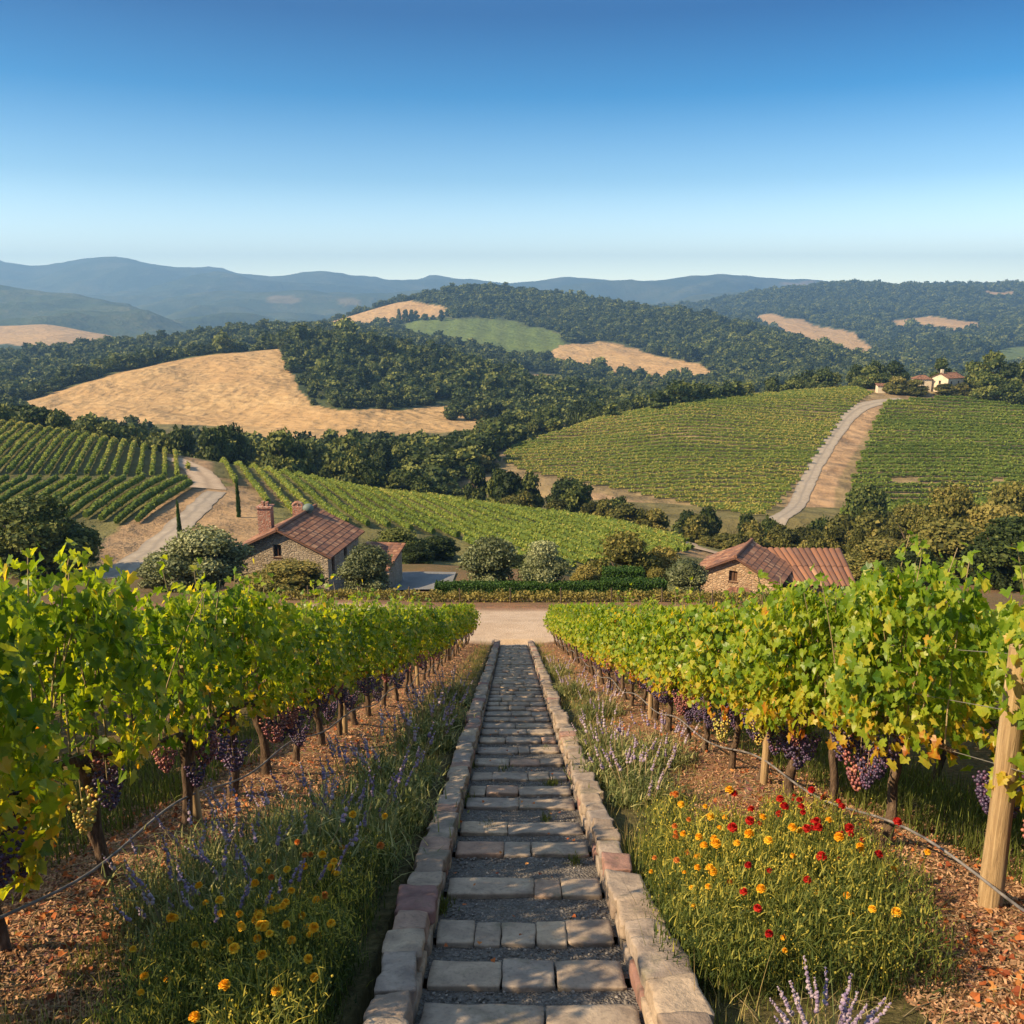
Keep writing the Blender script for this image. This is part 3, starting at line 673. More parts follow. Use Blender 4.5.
o, _, _ = grid_mesh('courtyard', XX, YY, ZZ, None, M['court']); tag(o, 'grey paved courtyard beside the stone house', None, None, 'structure')
# ------------------------------------------------------------------ air
m = bpy.data.materials.new('air'); m.use_nodes = True; t = m.node_tree; t.nodes.clear()
pv = t.nodes.new('ShaderNodeVolumePrincipled'); pv.inputs['Color'].default_value = (.32, .60, 1.0, 1); pv.inputs['Density'].default_value = .00017; pv.inputs['Anisotropy'].default_value = .2
ov = t.nodes.new('ShaderNodeOutputMaterial'); t.links.new(pv.outputs[0], ov.inputs['Volume']); M['air'] = m
mb = MB(); box(mb, -9600, 9600, -200, 9700, -151, 450)
o = mb.build('haze', M['air']); tag(o, 'thin blue haze hanging over the valley and hills', None, None, 'stuff')
# ------------------------------------------------------------------ stairway
def Yof(py): return 2.07 / (float(ratio(py)) - .3336)
tread_py = [1034, 983, 940, 893, 852, 831, 805, 792, 777, 763, 751, 741, 732]
TY = [Yof(a) for a in tread_py]            # near edges of the slabs
while TY[-1] < 32.2: TY.append(TY[-1] + random.uniform(.52, .66))
SX = .08
stair = empty('stone_stairway', (0, TY[0], plane(TY[0])))
tag(stair, 'long straight stairway of flagstone treads and dark gravel running down to the track', 'stairway')
def rel(o, root): o.parent = root; o.matrix_parent_inverse = Matrix.Translation(-Vector(root.location)); return o
M['moss'] = M['grass']
HW_ = .505
gv = MB(); tops = []
for k, y0 in enumerate(TY):
    dep = .29 if y0 < 9 else .28
    y1 = y0 + min(dep, (TY[k + 1] - y0) * .74 if k + 1 < len(TY) else dep)
    zt = plane((y0 + y1) / 2) - .01
    mb = MB(); x = -HW_ - .01
    far = y0 > 14
    while x < HW_ - .02:
        wd = random.choice([random.uniform(.14, .24), random.uniform(.28, .42), random.uniform(.38, .60)])
        if HW_ - (x + wd) < .13: wd = HW_ + .01 - x
        g_ = .006
        stone(mb, (SX + x + wd / 2, (y0 + y1) / 2 + random.uniform(-.012, .012), zt - .06 + random.uniform(-.008, .006)), (wd - g_, y1 - y0 - random.uniform(0, .03), .12), random.uniform(-.03, .03),
              random.random(), 3 if far else 9 if y0 < 9 else 5, .009, .010, -.25, 0, k)
        x += wd
    rel(mb.build('tread', M['slab']), stair)
    # gravel bed nearer the camera than this slab
    ya = TY[k - 1] + .15 if k else y0 - 1.2
    n = 14; gx = SX + np.linspace(-HW_ - .06, HW_ + .06, n); gy = np.linspace(ya, y0 + .04, 10)
    A, B_ = np.meshgrid(gx, gy, indexing='ij'); Zg = plane(B_) - .052
    Zg += fbm(np.stack([A, B_, 0 * A], -1), .3, 3, 3) * .012
    i = np.arange(n - 1)[:, None] * 10; j = np.arange(9)[None]
    gv.add(np.stack([A, B_, Zg], -1).reshape(-1, 3), np.stack([i + j, i + 10 + j, i + 10 + j + 1, i + j + 1], -1).reshape(-1, 4), .5, 0, True)
    if y0 < 13:   # loose pebbles
        npb = int(900 * (y0 - ya) * min(1, 6 / y0)); q = np.column_stack([SX + rng.uniform(-HW_, HW_, npb), rng.uniform(ya, y0, npb), np.zeros(npb)]); q[:, 2] = plane(q[:, 1]) - .050
        sc = rng.uniform(.005, .013, npb)[:, None] * np.array([[1, .8, .6]]) * rng.uniform(.7, 1.3, (npb, 3))
        stamp(gv, ICO0[0], ICO0[1], q, frames(rdir(npb) * .4 + [0, 0, 1], rdir(npb)), sc, .5, 1)
m, t, b = new_mat('gravel_pebble'); oi = voro(t, coords(t), 40, 'F1', 'Color'); t.links.new(ramp(t, oi, [(0, (.05, .047, .045)), (.6, (.17, .15, .135)), (1, (.36, .32, .28))]), b.inputs['Base Color']); M['pebble'] = m
o = rel(gv.build('gravel_bed', [M['gravel'], M['pebble']]), stair); tag(o, None, None, None, 'stuff')
# the two low walls
def side_wall(sg, label):
    root = empty('stone_wall', (sg * .66, 3.4, plane(3.4))); tag(root, label, 'low wall', 'low stone walls beside the stairs')
    cap, body = MB(), MB(); y = 2.7; tierz = None; n = 0; left = 0; xo = 0
    while y < 32.9:
        L = random.uniform(.24, .46) if y < 14 else random.uniform(.34, .5)
        if left <= 0:
            left = random.uniform(.9, 1.5) if y < 14 else random.uniform(.6, 1.0); tierz = None
            xo = random.uniform(0, .02)
        wdt = random.uniform(.17, .22) if y < 14 else .21
        if sg > 0 and y < 5.0: wdt = random.uniform(.22, .26)
        sl = -.27
        zc = plane(y + L / 2) + .085 + random.uniform(-.012, .018)
        if left == 0: pass
        jog = .05 * math.sin(y * 2.1 + sg)
        xc = SX + sg * (HW_ + .03 + xo + wdt / 2 + max(0, jog) * .25)
        det = 8 if y < 8 else 5 if y < 15 else 3
        stone(cap, (xc, y + L / 2, zc), (wdt, L - .008, random.uniform(.085, .12)), random.uniform(-.06, .06), random.random() ** 1.1, det, .014, .024, sl, 0, n)
        # occasional narrow second stone filling the cap width
        for c_ in range(3):     # courses of the body under the cap
            bh = .14; zb = zc - .12 - c_ * bh
            wb = .16
            stone(body, (SX + sg * (HW_ + .035 + wb / 2 + .004 * c_), y + L / 2 + random.uniform(-.03, .03), zb), (wb, L * random.uniform(.85, .98), bh - .006), 0, random.random(), 4 if y < 12 else 2, .016, .010, -.3336, 0, n + c_)
        y += L; left -= L; n += 1
    rel(cap.build('coping', M['stone']), root); rel(body.build('wall_body', M['stone']), root)
side_wall(-1, 'low rough sandstone wall along the left edge of the stairs')
side_wall(1, 'low rough sandstone wall along the right edge of the stairs')
# ------------------------------------------------------------------ building materials
def masonry(name, cols, mortar, sc=(2.6, 2.6, 5.2), dark=.35):
    m, t, b = new_mat(name); cc = coords(t, False, sc); vc = voro(t, cc, 1.0, 'F1', 'Color'); ve = voro(t, cc, 1.0, 'DISTANCE_TO_EDGE')
    n1 = noise(t, coords(t, False), 4, 5, .65); n2 = noise(t, coords(t, False), .7, 3)
    spc = nd(t, 'ShaderNodeSeparateColor'); t.links.new(vc, spc.inputs[0])
    c = ramp(t, spc.outputs[0], cols); c = mixc(t, math_(t, 'MULTIPLY', n1, .55), c, cols[0][1])
    ed = math_(t, 'LESS_THAN', ve, .07); c = mixc(t, ed, c, mortar)
    c = mixc(t, math_(t, 'MULTIPLY', math_(t, 'SUBTRACT', n2, .45, True), 1.5, True), c, mixc(t, 1.0, c, (.6, .56, .5), 'MULTIPLY'))
    t.links.new(c, b.inputs['Base Color']); bump(t, b, math_(t, 'MINIMUM', ve, .16), .9, .25, bump(t, None, n1, .4, .05)); return m
M['masonry'] = masonry('rubble_stone', [(0, (.26, .20, .14)), (.4, (.40, .32, .23)), (.7, (.50, .41, .30)), (1, (.34, .27, .21))], (.28, .24, .19), (3.4, 3.4, 6.8))
M['masonry_warm'] = masonry('warm_rubble_stone', [(0, (.34, .21, .12)), (.4, (.52, .36, .22)), (.7, (.62, .46, .30)), (1, (.42, .28, .18))], (.36, .26, .18), (3.4, 3.4, 6.4))
M['brickwork'] = masonry('chimney_brick', [(0, (.30, .11, .075)), (.5, (.42, .17, .11)), (1, (.52, .26, .18))], (.42, .33, .27), (5, 5, 12))
m, t, b = new_mat('terracotta_tile'); a = attr(t); n1 = noise(t, coords(t, False), 1.1, 5, .65); n2 = noise(t, coords(t, False), 9, 3)
c = ramp(t, a, [(0, (.08, .038, .03)), (.4, (.18, .078, .045)), (.75, (.27, .12, .062)), (1, (.37, .21, .12))])
c = mixc(t, math_(t, 'MULTIPLY', math_(t, 'SUBTRACT', n1, .45, True), 2, True), c, (.15, .095, .08)); c = mixc(t, math_(t, 'MULTIPLY', n2, .15), c, (.38, .26, .2))
t.links.new(c, b.inputs['Base Color']); bump(t, b, n2, .4, .03); M['tile'] = m
m, t, b = new_mat('cream_render'); n1 = noise(t, coords(t, False), 1.2, 5, .6); t.links.new(ramp(t, n1, [(.3, (.52, .42, .29)), (.7, (.68, .57, .42))]), b.inputs['Base Color']); M['cream'] = m
m, t, b = new_mat('grey_render'); n1 = noise(t, coords(t, False), 1.6, 5, .6); t.links.new(ramp(t, n1, [(.3, (.26, .25, .25)), (.7, (.42, .39, .37))]), b.inputs['Base Color']); M['greywall'] = m
m, t, b = new_mat('dark_window_glass'); b.inputs['Base Color'].default_value = (.02, .022, .025, 1); b.inputs['Roughness'].default_value = .15; b.inputs['Specular IOR Level'].default_value = .5; M['glass'] = m
m, t, b = new_mat('brown_shutter_wood'); cc = coords(t, False, (1, 1, 9)); t.links.new(ramp(t, noise(t, cc, 4, 3), [(.3, (.07, .035, .02)), (.7, (.16, .085, .05))]), b.inputs['Base Color']); M['wood'] = m
m, t, b = new_mat('verdigris_metal'); b.inputs['Base Color'].default_value = (.13, .17, .15, 1); b.inputs['Roughness'].default_value = .6; M['verd'] = m
def wall(mb, p0, p1, z0, top, th=.35, holes=(), inward=None):
    """wall from p0 to p1 (xy) with base z0; top(s) gives its top at distance s; holes (s0,s1,za,zb) absolute z"""
    p0 = np.array(p0, float); p1 = np.array(p1, float); L = np.linalg.norm(p1 - p0); d = (p1 - p0) / L; nn = np.array([-d[1], d[0]])
    if inward is not None and nn @ (np.array(inward) - p0) < 0: nn = -nn
    br = sorted(set([0, L, L / 2] + [h[0] for h in holes] + [h[1] for h in holes]))
    zs = sorted(set([h[2] for h in holes] + [h[3] for h in holes]))
    def pt(s, z, o=0): q = p0 + d * s + nn * o; return (q[0], q[1], z)
    for a, b_ in zip(br[:-1], br[1:]):
        zz = [z0] + [q_ for q_ in zs if q_ < min(top(a), top(b_)) - .01]
        for i, za in enumerate(zz):
            last = i == len(zz) - 1
            zb0, zb1 = (top(a), top(b_)) if last else (zz[i + 1], zz[i + 1])
            mid = (za + (zb0 + zb1) / 2) / 2; ms = (a + b_) / 2
            if any(h[0] < ms < h[1] and h[2] < mid < h[3] for h in holes): continue
            for o_ in (0, th): mb.add([pt(a, za, o_), pt(b_, za, o_), pt(b_, zb1, o_), pt(a, zb0, o_)], [[0, 1, 2, 3]])
    for h in holes:
        q = [pt(h[0], h[2]), pt(h[1], h[2]), pt(h[1], h[3]), pt(h[0], h[3]), pt(h[0], h[2], th), pt(h[1], h[2], th), pt(h[1], h[3], th), pt(h[0], h[3], th)]
        mb.add(q, [[0, 1, 5, 4], [1, 2, 6, 5], [2, 3, 7, 6], [3, 0, 4, 7]])
    for s in (0, L): mb.add([pt(s, z0), pt(s, z0, th), pt(s, top(s), th), pt(s, top(s))], [[0, 1, 2, 3]])
    return d, nn, p0
def window(root, p0, p1, h, inward, shutter=False, depth=.14, name='window'):
    p0 = np.array(p0, float); p1 = np.array(p1, float); d = nrm(p1 - p0); nn = np.array([-d[1], d[0]])
    if nn @ (np.array(inward) - p0) < 0: nn = -nn
    Rm = np.array([[d[0], nn[0], 0], [d[1], nn[1], 0], [0, 0, 1]]); o3 = np.array([p0[0], p0[1], 0.])
    f = MB(); s0, s1, za, zb = h; fw = .05
    for q in ((s0 + .004, s0 + fw, za + .004, zb - .004), (s1 - fw, s1 - .004, za + .004, zb - .004), (s0 + fw, s1 - fw, za + .004, za + fw), (s0 + fw, s1 - fw, zb - fw, zb - .004), ((s0 + s1) / 2 - .02, (s0 + s1) / 2 + .02, za + fw, zb - fw)):
        box(f, q[0], q[1], depth, depth + .06, q[2], q[3], M=(Rm, o3))
    box(f, s0 - .06, s1 + .06, -.05, depth - .003, za - .09, za - .003, M=(Rm, o3))
    fo = rel(f.build(name, M['wood']), root)
    g = MB(); box(g, s0 + .01, s1 - .01, depth + .065, depth + .09, za + .01, zb - .01, M=(Rm, o3))
    go_ = g.build('pane', M['wood' if shutter else 'glass']); go_.parent = fo
    go_.matrix_parent_inverse = Matrix.Translation(-Vector(root.location)) if False else Matrix.Identity(4)
    return fo
def tile_roof(mb, a, b_, c, d_, pitch=.3, course=.42, th=.12, amp=.045, seed=0):
    """tiled slope: a-b is the eave edge, d-c the upper edge (a under d, b under c); all 3-D points"""
    a, b_, c, d_ = [np.array(q, float) for q in (a, b_, c, d_)]
    Lu = np.linalg.norm(b_ - a); Lv = np.linalg.norm(d_ - a); nT = max(3, int(round(Lu / pitch))); nC = max(2, int(round(Lv / course)))
    n = nrm(np.cross(b_ - a, d_ - a)); n = n if n[2] > 0 else -n
    per = 6; U = np.arange(nT * per + 1) / (nT * per); h = amp * (.25 if pitch < .4 else 1) * np.abs(np.sin(np.pi * U * nT)) ** .7
    r = np.random.default_rng(seed + 5)
    tint = np.clip(r.normal(.48, .30, (nT, nC)), 0, 1)
    for k in range(nC):
        v0, v1 = k / nC, (k + 1) / nC
        rows = []
        for v, lift in ((v0, .022 if pitch < .4 else .045), (v1, .0)):
            base = (a + (d_ - a) * v)[None] * (1 - U[:, None]) + (b_ + (c - b_) * v)[None] * U[:, None]
            rows.append(base + n * (h + lift)[:, None])
        rows.insert(0, rows[0] - n * (.022 if pitch < .4 else .045))
        q = np.concatenate(rows); m_ = len(U); i = np.arange(m_ - 1)
        tt = np.clip(tint[:, k].repeat(per) + r.normal(0, .02, m_ - 1), 0, 1)
        mb.add(q, np.stack([i + m_, i + 1 + m_, i + 1 + 2 * m_, i + 2 * m_], 1), tt)
        mb.add(q, np.stack([i, i + 1, i + 1 + m_, i + m_], 1), tt * .6)
    q = np.array([a, b_, c, d_]) - n * .01; q2 = q - n * th
    mb.add(np.concatenate([q, q2]), [[4, 5, 6, 7], [0, 1, 5, 4], [1, 2, 6, 5], [2, 3, 7, 6], [3, 0, 4, 7]], .2)
def ridge(mb, p, q, r_=.14): tube(mb, np.linspace(p, q, 12) + np.array([0, 0, .03]), r_ + .02 * (np.arange(12) % 2), 8, .45)
class Frame:
    """local house frame: origin o, u across the gable, w along the ridge (away)"""
    def __init__(s, o, ang): s.o = np.array(o, float); s.u = np.array([math.cos(ang), -math.sin(ang)]); s.w = np.array([math.sin(ang), math.cos(ang)])
    def __call__(s, a, b_, z=None):
        q = s.o[:2] + s.u * a + s.w * b_
        return q if z is None else np.array([q[0], q[1], z])
def gable_house(fr, W, D, z0, ze, zr, root, mat, holes_front=(), holes_right=(), over=.35, pitch=.24, shutter=False, seed=0):
    ctr = fr(W / 2, D / 2); wl = MB()
    tp = lambda s: ze + (zr - ze) * (1 - abs(s - W / 2) / (W / 2)); fl = lambda s: ze
    wall(wl, fr(0, 0), fr(W, 0), z0, tp, holes=holes_front, inward=ctr); wall(wl, fr(0, D), fr(W, D), z0, tp, inward=ctr)
    wall(wl, fr(0, .352), fr(0, D - .352), z0, fl, inward=ctr); wall(wl, fr(W, .352), fr(W, D - .352), z0, fl, holes=[(h[0] - .352, h[1] - .352, h[2], h[3]) for h in holes_right], inward=ctr)
    rel(wl.build('wall', mat), root)
    for h in holes_front: window(root, fr(0, 0), fr(W, 0), h, ctr, shutter)
    for h in holes_right: window(root, fr(W, 0), fr(W, D), h, ctr, shutter)
    sl = (zr - ze) / (W / 2); o = over; zo = ze - sl * o + .10
    rf = MB()
    tile_roof(rf, fr(-o, D + o, zo), fr(-o, -o, zo), fr(W / 2, -o, zr + .10), fr(W / 2, D + o, zr + .10), pitch, seed=seed)
    tile_roof(rf, fr(W + o, -o, zo), fr(W + o, D + o, zo), fr(W / 2, D + o, zr + .10), fr(W / 2, -o, zr + .10), pitch, seed=seed + 1)
    ridge(rf, fr(W / 2, -o, zr + .12), fr(W / 2, D + o, zr + .12))
    return rel(rf.build('roof', M['tile']), root)
def child(o, par, root):
    o.parent = par; o.matrix_parent_inverse = Matrix.Identity(4); return o
# ---- stone house on the left
H1 = Frame((-19.75, 61.6), R(9)); z0 = -22.4; ze = -17.3; zr = -15.65
r1 = empty('stone_house', (-16.3, 62, -20.3)); tag(r1, 'rubble stone farmhouse with red tiled gable roof and brick chimneys, left of the stairs', 'house')
rf1 = gable_house(H1, 6.95, 6.6, z0, ze, zr, r1, M['masonry'], [(2.95, 3.55, -17.65, -16.75), (3.0, 3.5, -19.4, -18.9)], [(.75, 1.35, -18.9, -17.8), (3.3, 3.95, -18.5, -17.75)], .42, .23, seed=3)
mb = MB(); c0 = H1(.9, 3.6); 
box(mb, c0[0] - .48, c0[0] + .48, c0[1] - .45, c0[1] + .45, -17.4, -14.95); box(mb, c0[0] - .56, c0[0] + .56, c0[1] - .53, c0[1] + .53, -14.947, -14.83)
box(mb, c0[0] - .25, c0[0] - .05, c0[1] - .2, c0[1] + .2, -14.827, -14.5); box(mb, c0[0] + .05, c0[0] + .25, c0[1] - .2, c0[1] + .2, -14.827, -14.55)
o = mb.build('chimney', M['brickwork']); o.parent = rf1; o.matrix_parent_inverse = Matrix.Identity(4)
c1 = H1(2.3, 6.4); mb = MB(); box(mb, c1[0] - .38, c1[0] + .38, c1[1] - .3, c1[1] + .3, -16.6, -15.45)
th = np.linspace(0, math.pi, 10)
arc = np.column_stack([c1[0] + .38 * np.cos(th), np.full(10, c1[1]), -15.45 + .3 * np.sin(th)]); tube(mb, arc, .12, 8)
tube(mb, [(c1[0], c1[1], -15.45), (c1[0], c1[1], -15.05)], .1, 8)
o = mb.build('chimney', M['brickwork']); o.parent = rf1; o.matrix_parent_inverse = Matrix.Identity(4)
c2 = H1(3.475 + .12, 5.2, zr + .35); mb = MB(); v, f = ICO2; vv = v * [.42, .42, .36]; mb.add(vv + c2, f, .5, 0, True); tube(mb, [c2 + [0, 0, -.35], c2 + [0, 0, 0]], .26, 10)
o = mb.build('roof_cowl', M['verd']); o.parent = rf1; o.matrix_parent_inverse = Matrix.Identity(4)
# annex with a lean-to roof on the right of the house
an = MB(); A0 = H1(7.0, 3.4); ctr = H1(9, 5)
fA = Frame(H1(6.96, 4.2), R(9)); WA, DA = 2.9, 4.2; zA = -19.45; zB = -18.75
wall(an, fA(0, 0), fA(WA, 0), z0, lambda s: zA, .3, holes=[(.7, 1.5, -21.3, -19.8)], inward=fA(WA / 2, DA / 2))
wall(an, fA(WA, .302), fA(WA, DA), z0, lambda s: zA + (zB - zA) * (s / DA), .3, inward=fA(WA / 2, DA / 2))
wall(an, fA(0, DA), fA(WA - .302, DA), z0, lambda s: zB, .3, inward=fA(WA / 2, DA / 2))
o = rel(an.build('annex_wall', M['masonry']), r1)
window(r1, fA(0, 0), fA(WA, 0), (.7, 1.5, -21.3, -19.8), fA(WA / 2, DA / 2), True, name='door')
rf = MB(); tile_roof(rf, fA(0.02, -.35, zA + .02), fA(WA + .3, -.35, zA + .02), fA(WA + .3, DA + .2, zB + .1), fA(0.02, DA + .2, zB + .1), .3, seed=9)
rel(rf.build('annex_roof', M['tile']), r1)
mb = MB(); q = fA(WA + .02, -.6); box(mb, q[0], q[0] + .35, q[1], q[1] + .35, z0, -19.7); 
rel(mb.build('stone_pier', M['masonry']), r1)
# ---- barn on the right
H2 = Frame((14.35, 67.6), R(27)); zb0 = -25.2; e2 = -20.75; rz2 = -19.15
r2 = empty('stone_barn', (17.4, 67, -22.8)); tag(r2, 'warm stone barn with gabled tile roof and ribbed tile wing, right of the stairs', 'barn')
gable_house(H2, 6.3, 4.9, zb0, e2, rz2, r2, M['masonry_warm'], [(2.65, 3.3, -21.1, -20.25)], [(1.0, 1.6, -22.2, -21.4)], .38, .3, True, 21)
wg = MB(); fB = Frame(H2(6.0, 2.0), R(2)); WB, DB = 5.6, 5.2; ctr = fB(WB / 2, DB / 2)
wall(wg, fB(0, 0), fB(WB, 0), zb0, lambda s: -21.45, .3, holes=[(1.2, 2.6, -23.6, -22.0)], inward=ctr)
wall(wg, fB(WB, .302), fB(WB, DB - .302), zb0, lambda s: -21.3 + s * .18, .3, inward=ctr); wall(wg, fB(0, DB), fB(WB, DB), zb0, lambda s: -20.4, .3, inward=ctr)
rel(wg.build('wing_wall', M['greywall']), r2)
window(r2, fB(0, 0), fB(WB, 0), (1.2, 2.6, -23.6, -22.0), ctr, True, name='door')
rf = MB(); tile_roof(rf, fB(.35, -.5, -21.5), fB(WB + .4, -.5, -21.5), fB(WB + .8, DB + .1, -20.05), fB(-.6, DB + .1, -20.05), .40, 2.8, .14, .13, 31)
rel(rf.build('wing_roof', M['tile']), r2)
lt = MB(); fC = Frame((14.9, 63.0), R(10)); ctr = fC(2, 1.4)
wall(lt, fC(0, 0), fC(3.7, 0), zb0, lambda s: -22.6, .25, inward=ctr)
for s_ in (0, 3.7): wall(lt, fC(s_, .252), fC(s_, 2.7), zb0, lambda s: -22.6 + s * .3, .25, inward=ctr)
rel(lt.build('porch_wall', M['masonry_warm']), r2)
rf = MB(); tile_roof(rf, fC(-.3, -.35, -22.6), fC(4.0, -.35, -22.6), fC(2.6, 2.95, -21.35), fC(1.4, 2.95, -21.35), .3, seed=41)
tile_roof(rf, fC(-.3, 2.95, -22.6), fC(-.3, -.35, -22.6), fC(1.4, 2.9, -21.35), fC(1.35, 2.95, -21.35), .3, seed=42)
rel(rf.build('porch_roof', M['tile']), r2)
# ---- farmhouse on the hilltop
gY = 338; zf = -31.9
r3 = empty('hilltop_farmhouse', (XatY(938, gY, zf), gY, zf)); tag(r3, 'small cream walled farmhouse with red tiled roofs on top of the right hill', 'house')
H3 = Frame((XatY(934, gY, zf), gY), R(14))
def simple_house(fr, W, D, z0, ze, zr, mat, holes=(), hr=(), seed=0): return gable_house(fr, W, D, z0, ze, zr, r3, mat, holes, hr, .4, .45, seed=seed)
# long side towards the camera: rotate the gable to the left end
H3 = Frame((XatY(932.5, gY, zf), gY + 1), R(62))
rf = gable_house(H3, 6.8, 8.6, zf - 3, zf + 3.9, zf + 5.4, r3, M['cream'], [(2.9, 3.8, zf + 1.6, zf + 2.8)], [(1.5, 2.4, zf + 1.5, zf + 2.7), (5.5, 6.4, zf + 1.5, zf + 2.7)], .4, .5, seed=51)
q = H3(3.2, .9); mb = MB(); box(mb, q[0] - .45, q[0] + .45, q[1] - .45, q[1] + .45, zf + 4, zf + 6.9); o = mb.build('chimney', M['cream']); o.parent = rf
H4 = Frame((XatY(915.5, gY, zf), gY + .5), R(8))
wl = MB(); ctr = H4(3, 3)
for a_, b_ in (((0, 0), (5.8, 0)), ((0, 5.2), (5.8, 5.2)), ((0, .355), (0, 4.845)), ((5.8, .355), (5.8, 4.845))):
    wall(wl, H4(*a_), H4(*b_), zf - 3, lambda s: zf + 3.2, .35, holes=[(2.4, 3.2, zf + 1.3, zf + 2.4)] if a_ == (0, 0) else (), inward=ctr)
rel(wl.build('side_wing_wall', M['cream']), r3); window(r3, H4(0, 0), H4(5.8, 0), (2.4, 3.2, zf + 1.3, zf + 2.4), ctr)
rf = MB(); za, zc_ = zf + 3.1, zf + 4.5
tile_roof(rf, H4(-.4, -.4, za), H4(6.2, -.4, za), H4(3.6, 2.6, zc_), H4(2.2, 2.6, zc_), .5, seed=61); tile_roof(rf, H4(6.2, 5.6, za), H4(-.4, 5.6, za), H4(2.2, 2.6, zc_), H4(3.6, 2.6, zc_), .5, seed=62)
tile_roof(rf, H4(-.4, 5.6, za), H4(-.4, -.4, za), H4(2.2, 2.6, zc_), H4(2.2, 2.61, zc_), .5, seed=63); tile_roof(rf, H4(6.2, -.4, za), H4(6.2, 5.6, za), H4(3.6, 2.61, zc_), H4(3.6, 2.6, zc_), .5, seed=64)
rel(rf.build('side_wing_roof', M['tile']), r3)
# stone hut left of the farmhouse
hx = XatY(877, 331, -31.5); r4 = empty('stone_hut', (hx + 1.6, 331, down(hx, 331))); tag(r4, 'tiny pale stone hut with flat tiled roof where the hill track tops out', 'hut')
H5 = Frame((hx, 330), R(5)); zz = down(hx, 331); wl = MB(); ctr = H5(1.6, 1.6)
for a_, b_ in (((0, 0), (3.6, 0)), ((0, 3), (3.6, 3)), ((0, .303), (0, 2.697)), ((3.6, .303), (3.6, 2.697))): wall(wl, H5(*a_), H5(*b_), zz - 2, lambda s: zz + 2.6, .3, inward=ctr)
rel(wl.build('wall', M['cream']), r4)
rf = MB(); tile_roof(rf, H5(-.3, -.3, zz + 2.6), H5(3.9, -.3, zz + 2.6), H5(3.9, 3.3, zz + 3.3), H5(-.3, 3.3, zz + 3.3), .5, seed=71); rel(rf.build('roof', M['tile']), r4)
# ------------------------------------------------------------------ grapevines
_o = [(0, -.02), (.20, -.26), (.44, -.16), (.36, .03), (.56, .22), (.33, .29), (.25, .46), (0, .72)]
LEAF = [(x, y, .26 * abs(x) - .34 * max(0, y) ** 2) for x, y in _o] + [(-x, y, .26 * abs(x) - .34 * max(0, y) ** 2) for x, y in _o[-2:0:-1]]
LEAFV = np.array([(0, .12, -.03)] + LEAF); n_ = len(LEAF)
LEAFF = np.array([(0, 1 + i, 1 + (i + 1) % n_) for i in range(n_)])
_o2 = [(0, -.1), (.42, -.18), (.5, .2), (.26, .42), (0, .7)]
LEAF2V = np.array([(0, .12, -.03)] + [(x, y, .15 * abs(x) - .2 * max(0, y) ** 2) for x, y in _o2] + [(-x, y, .15 * abs(x) - .2 * max(0, y) ** 2) for x, y in _o2[-2:0:-1]])
LEAF2F = np.array([(0, 1 + i, 1 + (i + 1) % 8) for i in range(8)])
SL = -.3336
